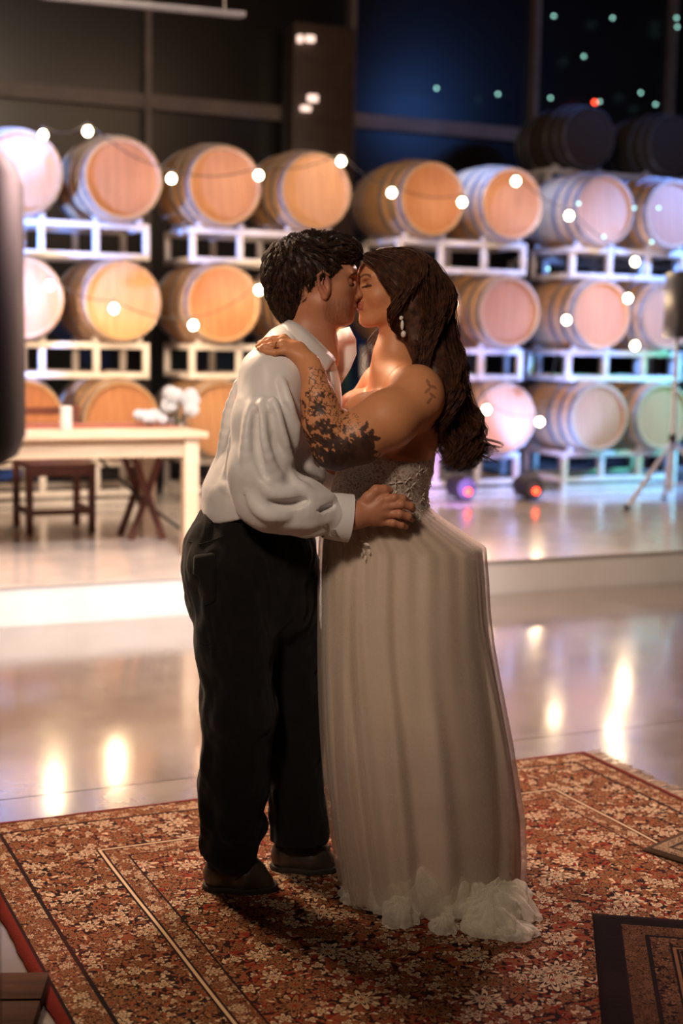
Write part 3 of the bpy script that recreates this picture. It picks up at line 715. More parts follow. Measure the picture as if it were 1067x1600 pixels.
# long draping folds of the sleeve: from shoulder seam to elbow and round into the forearm
for pts, r in [([(396, 628, -.250), (388, 660, -.275), (386, 720, -.285), (400, 780, -.275)], 6),
               ([(410, 625, -.265), (410, 655, -.286), (417, 705, -.30), (438, 752, -.28)], 6.5),
               ([(426, 622, -.270), (433, 650, -.282), (446, 690, -.28), (456, 722, -.25)], 5),
               ([(440, 592, -.235), (452, 630, -.26), (463, 668, -.24), (462, 700, -.21)], 5),
               ([(405, 745, -.29), (425, 770, -.295), (455, 772, -.275), (478, 760, -.25)], 6.5),
               ([(385, 740, -.265), (398, 790, -.285), (430, 808, -.285), (462, 800, -.26)], 6),
               ([(452, 742, -.255), (476, 768, -.258), (500, 778, -.235), (520, 776, -.205)], 5),
               ([(440, 815, -.262), (475, 818, -.255), (505, 812, -.23), (525, 800, -.20)], 5.5),
               ([(470, 836, -.225), (495, 828, -.225), (518, 824, -.20)], 4)]: fold(sf, [(x, y, d_ + .004) for x, y, d_ in pts], r, 0.017)
for pts, r in [([(402, 640, -.275), (401, 700, -.292), (414, 750, -.295)], 5), ([(424, 640, -.285), (431, 690, -.297), (446, 735, -.28)], 5),
               ([(443, 630, -.268), (455, 670, -.265), (461, 705, -.24)], 4.5), ([(420, 785, -.298), (450, 788, -.283), (480, 782, -.26)], 4),
               ([(375, 690, -.235), (378, 740, -.26), (390, 785, -.27)], 3), ([(470, 802, -.268), (500, 796, -.245), (520, 790, -.215)], 2)]: fold(sf, pts, r, 0.012, 'sub')
# folds of the body: from armpit down the back, and blousing over the belt
for pts, r in [([(372, 590, -.05), (356, 640, -.06), (346, 700, -.05), (338, 750, -.04)], 4), ([(380, 620, -.12), (366, 680, -.13), (357, 740, -.12), (350, 785, -.10)], 6),
               ([(367, 770, -.15), (350, 760, -.12), (335, 775, -.06)], 4), ([(330, 780, -.05), (345, 800, -.09), (360, 800, -.12)], 6),
               ([(478, 590, -.13), (490, 650, -.13), (486, 720, -.12)], 5), ([(500, 640, -.10), (508, 700, -.08), (500, 760, -.08)], 4), ([(470, 700, -.14), (482, 730, -.13), (506, 745, -.09)], 4.5)]: fold(sf, pts, r, 0.018)
# open the neck
sf.cap(P(487, 500), P(482, 552), px(36), px(35), 0.008, 'sub'); sf.cap(P(512, 530, -.0), P(545, 625, -.0), px(24), px(8), 0.010, 'sub')
sv, sq = sf.mesh(6)
sn = normals(sv, sq); sx, sy = unP(sv)
sv = sv + sn * (0.0022 * wav(sv, 9, 18, (1.2, 1.0, 0.5)) + 0.0004 * wav(sv, 5, 60, (1.0, 1.0, .6)))[:, None]
sv = relax(sv, sq, 0.4)
shirt = mesh_obj('shirt', sv - np.array(man.location), sq, M_shirt, man)
# collar: a stand and a folded leaf running round the neck to a point
def strip(name, rows, mat, parent, thick=0.0016, org=None, sub=1):
    rows = np.array(rows); m, n, _ = rows.shape; v = rows.reshape(-1, 3) - (0 if org is None else np.array(org))
    f = [(i * n + j, i * n + j + 1, (i + 1) * n + j + 1, (i + 1) * n + j) for i in range(m - 1) for j in range(n - 1)]
    o = mesh_obj(name, v, f, mat, parent, True)
    md = o.modifiers.new('s', 'SUBSURF'); md.levels = sub; md.render_levels = sub
    md = o.modifiers.new('t', 'SOLIDIFY'); md.thickness = thick * 2; md.offset = 0; return o
# leaf: near side from nape (447,512) to the point (527,585)
top = [(508, 560, .06), (492, 530, .085), (462, 512, .07), (444, 500, .02), (447, 497, -.04), (468, 506, -.082), (491, 526, -.088), (512, 548, -.075), (528, 563, -.060)]
bot = [(528, 590, .075), (490, 565, .115), (448, 545, .10), (426, 530, .02), (431, 527, -.06), (452, 545, -.118), (476, 566, -.135), (499, 580, -.125), (512, 584, -.105)]
mid = [tuple((np.array(a) * .5 + np.array(b) * .5) + np.array([-2, -3, (0.012 if a[2] > 0 else -0.012)])) for a, b in zip(top, bot)]
strip('collar', [[P(*p) for p in top], [P(*p) for p in mid], [P(*p) for p in bot]], M_shirt, man, 0.0018, man.location, 1)
pl_a = [(517, 552, -.045), (523, 566, -.045), (530, 590, -.055), (534, 620, -.07), (533, 650, -.075)]; pl_b = [(506, 560, -.085), (513, 572, -.088), (519, 596, -.105), (522, 625, -.11), (520, 655, -.112)]
strip('placket', [[P(*p) for p in pl_a], [P(*p) for p in pl_b]], M_shirt, man, 0.0018, man.location, 2)
# far lapel seen beyond the chin
strip('collar_wing', [[P(*p) for p in [(514, 548, .03), (519, 531, .075), (530, 515, .095), (546, 511, .10)]], [P(*p) for p in [(520, 566, .03), (530, 552, .055), (543, 538, .07), (556, 530, .075)]], [P(*p) for p in [(527, 585, .02), (537, 574, .035), (547, 562, .045), (557, 552, .05)]], [P(*p) for p in [(532, 602, .01), (538, 592, .02), (543, 584, .03), (548, 574, .035)]]], M_shirt, man, 0.0018, man.location, 0)
# cuff
cf = MB(); a0, a1 = P(508, 806, -.178), P(547, 811, -.166); ax_ = (a1 - a0) / np.linalg.norm(a1 - a0)
e1_ = np.cross(ax_, [0, 1, 0]); e1_ /= np.linalg.norm(e1_); e2_ = np.cross(ax_, e1_)
n_ = 36; rings = []
for f, r0 in ((0, px(34.5)), (0.5, px(36)), (1, px(36.5)), (1.0, px(33)), (0.55, px(31)), (0.0, px(30))):
    rings.append([a0 + (a1 - a0) * f + (e1_ * math.cos(2 * math.pi * k / n_) * r0 + e2_ * math.sin(2 * math.pi * k / n_) * r0 * 0.78) * (1.0 + (.03 * math.cos(3 * 2 * math.pi * k / n_))) for k in range(n_)])
vs = np.array(rings).reshape(-1, 3) - np.array(man.location); fs = [(i * n_ + k, i * n_ + (k + 1) % n_, (i + 1) * n_ + (k + 1) % n_, (i + 1) * n_ + k) for i in range(5) for k in range(n_)]
cuff = MB().add(vs, fs).build('cuff', M_shirt, man, True)
for (x, y, d) in ((507, 819, -.233), (521, 832, -.222)):
    c_ = P(x, y, d) - np.array(man.location); MB().lathe([(0.0015, 0.0), (0.0075, -0.001), (0.0085, -0.004), (0.006, -0.0065), (0.001, -0.007)], 16, 'Y', tuple(c_)).build('button', M_button, cuff, True)

# --- trousers
tf = Field(*BX(268, 775, 535, 1385, -.27, .25), 0.0040)
tf.flat(P(402, 800), P(388, 850), px(74), px(86), 1.02, 0.03); tf.flat(P(388, 850), P(382, 925), px(88), px(84), 0.95, 0.04)
tf.ell(P(328, 885, -.03), (px(42), 0.125, px(66)), 0.04, tilt=-4)
tf.flat(P(440, 860, .03), P(445, 960, .03), px(52), px(50), 1.5, 0.05)
tf.chain([P(372, 900, -.08), P(366, 1000, -.09), P(373, 1110, -.10), P(366, 1230, -.10), P(362, 1310, -.095)], [px(66), px(58), px(57), px(49), px(44)], 0.035)
tf.chain([P(440, 900, .06), P(446, 1000, .05), P(464, 1110, .05), P(462, 1230, .05), P(467, 1295, .05)], [px(60), px(54), px(44), px(44), px(46)], 0.030)
tf.flat(P(362, 1290, -.095), P(358, 1340, -.10), px(47), px(44), 1.0, 0.02)
tf.flat(P(466, 1270, .05), P(468, 1305, .05), px(46), px(48), 1.0, 0.02)
for pts, r in [([(308, 840, -.09), (312, 900, -.11), (320, 960, -.11), (330, 1010, -.12)], 8), ([(330, 870, -.13), (325, 930, -.14), (334, 985, -.15)], 7), ([(296, 930, -.03), (312, 965, -.08), (340, 985, -.14)], 8),
               ([(314, 1000, -.08), (330, 1008, -.13), (352, 1010, -.15)], 4), ([(322, 1120, -.13), (326, 1180, -.15), (318, 1240, -.13)], 9), ([(316, 1215, -.11), (322, 1270, -.14), (316, 1330, -.12)], 8),
               ([(432, 1120, .02), (422, 1170, .02), (430, 1220, .02), (422, 1280, .02)], 9), ([(442, 1105, .01), (430, 1140, .0), (424, 1180, .01)], 7), ([(405, 1270, -.08), (412, 1290, -.09), (400, 1315, -.11)], 6),
               ([(318, 1335, -.12), (345, 1350, -.165), (380, 1345, -.16)], 5), ([(345, 1290, -.165), (360, 1310, -.17), (380, 1300, -.16)], 5)]: fold(tf, pts, r, 0.016)
zh1, zh2 = P(360, 1358, -.17)[2], P(466, 1326, -.03)[2]
tf.cut(lambda X, Y, Z: np.maximum(Z - P(400, 797)[2], np.where(Y < YC - .035, zh1 + .02 * np.sin(X * 30), zh2) - Z + 0 * X))
tv, tq = tf.mesh(2); tn = normals(tv, tq)
tv = tv + tn * (0.005 * wav(tv, 21, 16, (1.2, 1, .45)) + 0.0025 * wav(tv, 4, 45, (1, 1, .6)))[:, None]; tv = relax(tv, tq, .4)
trousers = mesh_obj('trousers', tv - np.array(man.location), tq, M_trouser, man)
# waistband with a pale belt seen at the small of the back
def belt_ring(z_y, grow, w_): 
    out = []
    for f in (-1, 1):
        out.append([P(402 + (px(74) + grow) / S * math.cos(a), z_y + f * w_, (px(74) * 1.02 + grow) * math.sin(a)) for a in np.linspace(0, 2 * math.pi, 49)])
    return out
strip('belt', belt_ring(806, 0.006, 10), pm('pale_belt', (0.36, 0.30, 0.25), rough=0.45, bump=0.1), man, 0.002, man.location, 0)
for a in (200, 236, 150):
    a = math.radians(a); c_ = [P(402 + 74 * 1.10 * math.cos(a), y_, px(74) * 1.12 * math.sin(a)) for y_ in (793, 806, 822)]
    MB().tube([tuple(q - np.array(man.location)) for q in c_], [0.004, 0.0045, 0.004], 6).build('belt_loop', M_trouser, man, True)
tX, tY = unP(tv); tfr = np.where(normals(tv, tq)[:, 1] < 0.2)[0]; tn2 = normals(tv, tq)
def on_trouser(x, y, lift=.0015):
    i = tfr[np.hypot(tX[tfr] - x, tY[tfr] - y).argmin()]; return tv[i] + tn2[i] * lift
strip('back_pocket', [[on_trouser(303 + 34 * a - 3 * b + 4 * a * b, 868 + 74 * b - 4 * a + (9 * (1 - abs(2 * a - 1)) * (b > .9)), .002) for a in np.linspace(0, 1, 6)] for b in np.linspace(0, 1, 7)], M_trouser, man, 0.0012, man.location, 1)
for k, ln in enumerate(([(296, 846), (312, 850), (330, 846), (350, 838)], [(312, 1002), (322, 1006), (335, 1007), (352, 1004)], [(312, 1009), (322, 1013), (335, 1014), (352, 1011)])):
    q_ = [on_trouser(x, y, .001) for x, y in ln]; q_ = [q_[i] * (1 - f) + q_[i + 1] * f for i in range(3) for f in (0, .33, .66)] + [q_[3]]
    MB().tube([tuple(p_ - np.array(man.location)) for p_ in q_], 0.0014, 5).build('seam', M_trouser, man, True)
# --- shoes
def shoe(toe, heel, gy, d, wid):
    sc = bpy.data.objects.new('shoe', None); COL.objects.link(sc); sc.parent = man
    hx, tx = P(heel, 1390, 0)[0], P(toe, 1390, 0)[0]; L_ = tx - hx; y = YC + d
    F_ = Field((hx - .04, y - .09, -0.01), (tx + .04, y + .09, 0.16), 0.003)
    F_.flat((hx + .045, y, .05), (hx + .12, y, .055), .043, .045, 0.95, .02); F_.flat((hx + .12, y, .045), (tx - .04, y, .028), .045, .030, 1.15, .03); F_.flat((hx + .05, y, .07), (hx + .09, y, .12), .038, .036, .95, .02)
    F_.cut(lambda X, Y, Z: 0.014 - Z + 0 * X + 0 * Y); v_, q_ = F_.mesh(2); mesh_obj('upper', v_ - np.array(man.location), q_, M_shoe, sc)
    G_ = Field((hx - .04, y - .09, -0.01), (tx + .04, y + .09, 0.06), 0.003)
    G_.flat((hx + .045, y, .016), (hx + .12, y, .016), .046, .046, 0.97, .02); G_.flat((hx + .12, y, .016), (tx - .036, y, .016), .047, .038, 1.12, .03)
    G_.cut(lambda X, Y, Z: np.maximum(0.0125 - Z, Z - 0.030) + 0 * X + 0 * Y); v_, q_ = G_.mesh(1); mesh_obj('sole', v_ - np.array(man.location), q_, M_sole, sc)
    for i in range(4):
        x_ = hx + .115 + i * .016; zz = .098 - i * .008
        MB().tube([(x_, y - .016, zz), (x_ + .003, y, zz + .006), (x_, y + .016, zz)], 0.0018, 5).build('lace', M_sole, sc, True).location = -Vector(man.location)
shoe(436, 322, 0, -0.10, 0); shoe(530, 420, 0, 0.05, 0)
# ================================================================== strands of hair as thin three-sided tapering tubes
def tubes(name, paths, rad, mat, parent, org, stuff=True, sides=3, taper=0.25):
    paths = np.asarray(paths, float); N, m, _ = paths.shape
    T_ = np.gradient(paths, axis=1); T_ /= np.linalg.norm(T_, axis=2, keepdims=True) + 1e-9
    ref = np.array([0.3, -0.9, 0.2]); A = np.cross(T_, ref); A /= np.linalg.norm(A, axis=2, keepdims=True) + 1e-9; B = np.cross(T_, A)
    s = np.linspace(0, 1, m); prof = np.minimum(1, 0.4 + s * 6) * (1 - (1 - taper) * s ** 2)
    r = (np.asarray(rad).reshape(-1, 1) * prof)[:, :, None]
    rings = [paths + (A * math.cos(2 * math.pi * k / sides) + B * math.sin(2 * math.pi * k / sides)) * r for k in range(sides)]
    v = np.stack(rings, 2).reshape(-1, 3) - np.array(org)
    base = (np.arange(N)[:, None, None] * m * sides + np.arange(m - 1)[None, :, None] * sides + np.arange(sides)[None, None, :])
    nxt = base - np.arange(sides) + (np.arange(sides) + 1) % sides
    q = np.stack([base, nxt, nxt + sides, base + sides], -1).reshape(-1, 4)
    o = mesh_obj(name, v, q, mat, parent)
    if stuff: o['kind'] = 'stuff'
    return o
def locks(centres, nper, spread, rng, wave=0.0, tipconv=0.75):
    """every centre path becomes nper strands that start apart and gather towards the tip"""
    C_ = np.repeat(np.asarray(centres), nper, 0); N, m, _ = C_.shape; s = np.linspace(0, 1, m)[None, :, None]
    o = rng.randn(N, 1, 3) * spread; o2 = rng.randn(N, 1, 3) * spread * 0.5
    out = C_ + o * (1 - tipconv * s) + o2 * s
    if wave: ph = rng.rand(N, 1, 3) * 6.28; out = out + wave * np.sin(s * 14 + ph) * s
    return out

# ---- the man's hair
hh = Field(*BX(393, 343, 582, 522, -.13, .13), 0.0028)
hh.ell(P(484, 418), (px(65), 0.086, px(50)), 0.02, tilt=6); hh.ell(P(456, 440), (px(40), 0.078, px(50)), 0.03, tilt=-12)
hh.ell(P(445, 478), (px(15), 0.058, px(28)), 0.02, tilt=-25); hh.ell(P(530, 390), (px(26), 0.062, px(19)), 0.02, tilt=18); hh.ell(P(549, 398), (px(10), 0.05, px(11)), 0.012)
hh.cap(P(560, 452, -.14), P(560, 452, .14), px(47), px(47), 0.010, 'sub'); hh.cap(P(512, 470, -.15), P(512, 470, .15), px(33), px(33), 0.010, 'sub'); hh.cap(P(486, 500, -.15), P(478, 530, -.15), px(26), px(26), .01, 'sub')
hh.cap(P(486, 505, .15), P(478, 530, .15), px(26), px(26), .01, 'sub')
yv, yq = hh.mesh(1); yn = normals(yv, yq); yv = yv + yn * (0.0035 * wav(yv, 31, 55))[:, None]
hair1 = mesh_obj('hair', yv - np.array(man.location), yq, M_hair1, man)
from mathutils.kdtree import KDTree
kd = KDTree(len(yv))
for i, p in enumerate(yv): kd.insert(p, i)
kd.balance()
def surf_paths(n, rng, length, m=9, lift=0.004):
    out = []; idx = rng.randint(0, len(yv), n * 2); crown = P(450, 385, 0.0)
    for i in idx:
        p = yv[i].copy(); nn = yn[i]; x, y = unP(p)
        if x > 560 or len(out) >= n: continue
        pa = []; L = length * (0.6 + 0.7 * rng.rand()); top = y < 408
        seed = rng.rand(3) * 6.28; fwdness = sm(np.array(x), 440, 500) * sm(-np.array(y), -425, -385)
        for k in range(m):
            s = k / (m - 1); x, y = unP(p)
            q = p - crown; d = q / (np.linalg.norm(q) + 1e-6) * 0.6 + np.array([1.0, 0, 0.12]) * fwdness + np.array([-.12, 0, -1.0]) * (1 - fwdness) * 0.9
            d = d + 0.45 * np.sin(np.array([60 * p[2], 55 * p[0], 50 * p[1]]) + seed)
            co, j, _ = kd.find(p); nn = yn[j]; d = d - nn * (d @ nn); d /= np.linalg.norm(d) + 1e-9
            pa.append(np.array(co) + nn * (lift * (0.25 + math.sin(s * 2.6)) + (0.0045 * fwdness * s)))
            p = np.array(co) + d * L / m
        out.append(pa)
    return np.array(out)
rg = np.random.RandomState(5)
lp = surf_paths(900, rg, 0.042, lift=0.006)
tubes('hair_locks', locks(lp, 8, 0.0022, rg, 0.0022, .55), 0.0005 + 0.0005 * rg.rand(len(lp) * 8), M_hair1, man, man.location)
# curls falling over the forehead and ragged ends on the nape
cur = []
for i in range(26):
    x0, y0, d0 = 528 + rg.rand() * 16, 380 + rg.rand() * 10, -0.055 + rg.rand() * 0.10; R0 = 8 + rg.rand() * 6
    cur.append([P(x0 + (s * 22) + R0 * .35 * math.sin(s * 5), y0 - 6 * math.sin(s * 3.1) + 27 * s ** 1.7, d0 - .012 * math.sin(s * 4)) for s in np.linspace(0, 1, 10)])
for i in range(34):
    x0, y0, d0 = 426 + rg.rand() * 22, 455 + rg.rand() * 20, -0.06 + rg.rand() * 0.12
    cur.append([P(x0 + s * 12 + 2 * math.sin(s * 7 + i), y0 + s * (28 + 12 * rg.rand() * 0), d0) for s in np.linspace(0, 1, 10)])
for i in range(30):
    a = rg.rand(); x0 = 416 + a * 125; y0 = 400 - 38 * math.sin(a * 2.6)
    cur.append([P(x0 + s * 14 * (a - .3), y0 - 8 * s + 8 * s * s + 3 * math.sin(s * 5 + i), -.03 + .06 * rg.rand() * 0 + .02 * math.sin(i)) for s in np.linspace(0, 1, 10)])
tubes('hair_curls', locks(np.array(cur), 6, 0.0017, rg, 0.0012), 0.0007, M_hair1, man, man.location)

# ================================================================== the woman
woman = thing('person', 'woman in cream strapless wedding gown with tattooed arm kissing the man', 'person', (P(660, 1400)[0], 3.74, 0))
WO = np.array(woman.location)
HC = P(617, 446, 0.048); ya = math.radians(18); pt = math.radians(-2)
hf_ = np.array([-math.cos(ya), -math.sin(ya), 0.02]); hs_ = np.array([math.sin(ya), -math.cos(ya), 0]); hu_ = np.array([0.02, 0, 1.0])
def Hw(f, s, u): return HC + hf_ * f + hs_ * s + hu_ * u
wf = Field(*BX(396, 390, 710, 805, -.28, .27), 0.0027)
wf.ell(Hw(0, 0, 0.0), (.092, .071, .077), 0.02, yaw=18); wf.ell(Hw(.045, 0, -.030), (.048, .056, .066), 0.03, yaw=18)
wf.ell(Hw(.055, 0, .030), (.042, .054, .042), 0.03, yaw=18)
for sd in (-1, 1):
    wf.cap(Hw(-.002, sd * .055, -.055), Hw(.066, sd * .020, -.094), .014, .013, 0.035)
    wf.ell(Hw(.060, sd * .037, -.036), (.022, .020, .019), 0.018)                                        # smiling cheek
    wf.ell(Hw(.092, sd * .033, -.001), (.013, .016, .011), 0.010, yaw=18, op='sub')
    wf.ell(Hw(.0765, sd * .033, -.002), (.0145, .0150, .0125), 0.003, yaw=18)
    wf.cap(Hw(.0925, sd * .020, -.0060), Hw(.084, sd * .045, -.0055), .0016, .0012, 0.0015)                # lash line
    wf.cap(Hw(.095, sd * .014, .014), Hw(.083, sd * .048, .019), .0050, .0030, 0.008)                     # brow
    wf.ell(Hw(-.005, sd * .073, -.015), (.014, .007, .028), 0.005, yaw=18)
wf.cap(Hw(.092, 0, .004), Hw(.108, 0, -.026), .0065, .0085, 0.010); wf.ell(Hw(.110, 0, -.029), (.009, .009, .008), 0.005)
for sd in (-1, 1): wf.ell(Hw(.101, sd * .010, -.033), (.008, .006, .006), 0.004)
wf.ell(Hw(.084, 0, -.056), (.017, .026, .022), 0.015, yaw=18); wf.ell(Hw(.100, 0, -.051), (.0075, .020, .0055), 0.004, yaw=18); wf.ell(Hw(.098, 0, -.062), (.0078, .018, .006), 0.004, yaw=18)
wf.ell(Hw(.078, 0, -.094), (.016, .020, .016), 0.016, yaw=18)
wf.cap(Hw(.0835, .024, -.052), Hw(.079, .029, -.045), .002, .0015, .006, 'sub')
# neck, shoulders, chest, back
wf.flat(P(630, 488, .045), P(618, 560, .04), px(30), px(29), 1.0, 0.03); wf.cap(P(618, 560, .04), P(622, 610, .04), px(30), px(42), 0.05)
wf.flat(P(632, 625, .03), P(610, 700, .02), px(48), px(62), 1.6, 0.06); wf.flat(P(610, 700, .02), P(593, 790, .02), px(64), px(66), 1.12, 0.05)
wf.cap(P(620, 590, .03), P(652, 606, -.11), px(26), px(30), 0.05); wf.cap(P(620, 590, .05), P(598, 600, .19), px(26), px(30), 0.05)
wf.ell(P(577, 655, -.055), (px(44), .066, px(42)), 0.025); wf.ell(P(566, 648, .085), (px(44), .066, px(42)), 0.022)
wf.ell(P(662, 650, -.05), (px(28), .07, px(52)), 0.04, tilt=-8); wf.cap(P(588, 590, .02), P(648, 590, -.10), px(5), px(5), 0.02)      # shoulder blade, collar bone
# near arm
wf.ell(P(651, 615, -.115), (px(33), .055, px(40)), 0.03)
wf.chain([P(655, 622, -.125), P(606, 656, -.175), P(560, 682, -.205), P(524, 697, -.215)], [px(37), px(41), px(38), px(33)], 0.03)
wf.chain([P(524, 697, -.215), P(506, 660, -.225), P(497, 622, -.225), P(489, 585, -.215), P(484, 570, -.205)], [px(33), px(29), px(23.5), px(15), px(13)], 0.025)
wk = [(446, 548, -.200), (441, 538, -.185), (440, 532, -.165), (444, 528, -.145)]
wfg = [[(429, 551, -.203), (418, 550, -.200), (409, 547, -.190)], [(424, 540, -.192), (412, 542, -.190), (404, 545, -.180)], [(421, 534, -.170), (410, 537, -.168), (402, 541, -.160)], [(426, 530, -.148), (415, 532, -.146), (405, 536, -.138)]]
hand(wf, P(484, 570, -.205), P(464, 550, -.18), [P(*k) for k in wk], [([P(*q) for q in f], [px(r) for r in (5.2, 4.9, 4.4, 3.6)]) for f in wfg],
     ([P(470, 552, -.16), P(458, 538, -.125), P(444, 532, -.11), P(432, 532, -.105)], [px(8), px(6.5), px(5.5), px(4.5)]), px(13), px(16.5), 0.005)
# far arm, round his other shoulder
wf.chain([P(598, 606, .19), P(560, 650, .235), P(530, 668, .24)], [px(36), px(33), px(29)], 0.03); wf.chain([P(530, 668, .24), P(500, 610, .24), P(486, 566, .20)], [px(29), px(22), px(14)], 0.025)
hand(wf, P(486, 566, .20), P(466, 550, .18), [P(446, 548, .20), P(442, 540, .185), P(441, 535, .165), P(445, 531, .145)],
     [([P(426, 551 - 6 * i, .20 - .018 * i), P(408, 548 - 4 * i, .19 - .018 * i)], [px(5), px(4.6), px(3.8)]) for i in range(4)], ([P(468, 552, .16), P(452, 538, .125), P(438, 534, .11)], [px(8), px(6), px(5)]), px(13), px(16), 0.005)
wv, wq = wf.mesh(2)
lw = Field(*BX(500, 770, 760, 1400, -.22, .3), 0.009)
lw.flat(P(593, 785, .02), P(615, 880, .02), px(48), px(54), 1.0, .04)
for sd in (-1, 1): lw.chain([P(620, 880, .02 + sd * .06), P(640, 1120, .0 + sd * .07), P(655, 1370, -.02 + sd * .07)], [px(40), px(30), px(20)], .03)
lv, lq = lw.mesh(1)
Vw = np.concatenate([wv, lv]); Qw = np.concatenate([wq, lq + len(wv)]); X_, Y_ = unP(Vw)
Cw = np.tile(np.array([0.66, 0.29, 0.135]), (len(Vw), 1)); n1 = wav(Vw, 8, 90); n2 = wav(Vw, 12, 210); n3 = wav(Vw, 2, 150)
near = (Vw[:, 1] < YC - .02)
# tattoos of the near arm: line work at the wrist, dark leaves lower, nearly solid black at the elbow
INK = (0.022, 0.016, 0.015)
farm = near & (X_ < 545) & (Y_ > 572)
along = sm(Y_, 640, 715)
lines = (np.abs(np.sin((X_ * 0.9 + Y_ * 0.45) * 0.42 + 1.2 * n1)) < 0.24) | (np.abs(np.sin((Y_ - X_ * 0.5) * 0.36 + 1.5 * n1)) < 0.22)
Cw = tint(Cw, (farm & lines & (Y_ < 650) & (X_ > 482) & (n3 > -0.75)) * 0.85, INK)
blotch = farm & (Y_ > 612) & ((n1 + 0.55 * n2) > 0.42 - 1.1 * along) & (X_ < 508 + 30 * along)
Cw = tint(Cw, blotch * 0.93, INK)
fine = farm & (Y_ > 640) & (np.abs(n1 + .4 * n2) < .10)
Cw = tint(Cw, fine * 0.7, INK)
arm2 = near & (X_ > 500) & (X_ < 625) & (Y_ > 660)
e_ = (Y_ - (712 - 0.42 * (X_ - 500))) / 40 + 0.55 * n1 + 0.25 * n2 - 2.2 * sm(X_, 570, 606)
Cw = tint(Cw, (arm2 & (e_ > -0.25)) * 0.95, INK)
Cw = tint(Cw, (near & (X_ > 520) & (X_ < 560) & (Y_ > 645) & (Y_ < 700) & (np.abs(n1 * .8 + n2 * .5) < .13)) * .7, INK)
# flower near the crook, with a stem rising from it
for (fx, fy, fr_, pet, ph) in ((578, 686, 17, 5, .3), (512, 668, 15, 5, 1.2), (497, 636, 13, 6, 0), (545, 705, 16, 5, 2)):
    rr = np.hypot(X_ - fx, Y_ - fy); an = np.arctan2(Y_ - fy, X_ - fx); pr_ = fr_ * (.72 + .28 * np.cos(pet * an + ph))
    Cw = tint(Cw, (near & (rr < pr_) & (rr > fr_ * .18)) * .93, INK)
Cw = tint(Cw, (near & (np.hypot((X_ - 573) , (Y_ - 664) * .35) < 2.3)) * .9, INK)
# small leaf sprig at the back of the shoulder
for (lx, ly, la) in ((669, 598, 1.2), (676, 604, .4), (668, 610, 2.4), (676, 618, .7), (671, 626, 2.2)):
    dx_, dy_ = X_ - lx, Y_ - ly; a_ = dx_ * math.cos(la) + dy_ * math.sin(la); b_ = -dx_ * math.sin(la) + dy_ * math.cos(la)
    Cw = tint(Cw, (near & ((a_ / 6.5) ** 2 + (b_ / 2.6) ** 2 < 1)) * .6, (0.16, 0.07, 0.05))
q_ = Vw - HC; ff, ss, uu = q_ @ hf_, q_ @ hs_, q_[:, 2]
hd = (Y_ < 520) & (X_ < 640) & (X_ > 540)
Cw = tint(Cw, (hd & (np.abs(uu - .0165 - .007 * np.cos((ss - .034) * 70)) < .0034) & (ss > .012) & (ss < .050) & (ff > .06)) * .8, (0.06, 0.028, 0.018))
Cw = tint(Cw, (hd & (np.abs(uu + .0085 - .16 * (ss - .016)) < .0028) & (ss > .016) & (ss < .048) & (ff > .06)) * .9, (0.02, 0.01, 0.008))
Cw = tint(Cw, (hd & (uu < -.045) & (uu > -.069) & (ff > .093)) * .7, (0.42, 0.09, 0.08))
Cw = tint(Cw, hd * np.exp(-(((ff - .07) / .02) ** 2 + ((uu + .034) / .02) ** 2)) * .35, (0.62, 0.20, 0.12))
Cw = tint(Cw, hd * np.exp(-(((ss - .034) / .016) ** 2 + ((uu - .001) / .0075) ** 2)) * (ff > .05) * .62, (0.12, 0.045, 0.03))
wbody = mesh_obj('body', Vw - WO, Qw, M_skin, woman); setcol(wbody, Cw)

lash = []
for i in range(12):
    s_ = .020 + i * .0023; b_ = Hw(.0935 - (i * .0008), s_, -.0062); lash.append([b_ + hf_ * (.004 * t) + hs_ * (.003 * t) + hu_ * (-.0045 * t + .002 * t * t) for t in np.linspace(0, 1, 4)])
tubes('eyelashes', lash, 0.0004, M_hair1, woman, WO)
# ring on her finger, earring, necklace
M_gold = pm('gold', (0.8, 0.5, 0.2), rough=0.25, metal=1.0); M_pearl = pm('pearl', (0.85, 0.8, 0.74), rough=0.2)
rc = P(431, 539, -.189); tor = [rc + np.array([0.0015 * math.cos(a), .0088 * math.sin(a), .0088 * math.cos(a)]) for a in np.linspace(0, 6.283, 17)]
MB().tube([tuple(p - WO) for p in tor], 0.0011, 6, cap=False).build('ring', M_gold, woman, True)
er = bpy.data.objects.new('earring', None); COL.objects.link(er); er.parent = woman
for (x, y, r_, h_) in ((627, 497, 3.4, 3.4), (628.5, 508, 2.8, 7.5), (630.5, 522, 4.2, 5.2)):
    c_ = P(x, y, -.078) - WO; pr_ = [(px(r_) * math.sin(t), -px(h_) * math.cos(t)) for t in np.linspace(0.05, 3.09, 9)]
    MB().lathe(pr_, 14, 'Z', tuple(c_)).build('pearl', M_pearl, er, True)
MB().tube([tuple(P(x, y, -.078) - WO) for x, y in ((626, 488), (627, 497), (628.5, 508), (630.5, 522))], 0.0008, 5).build('wire', M_gold, er, True)

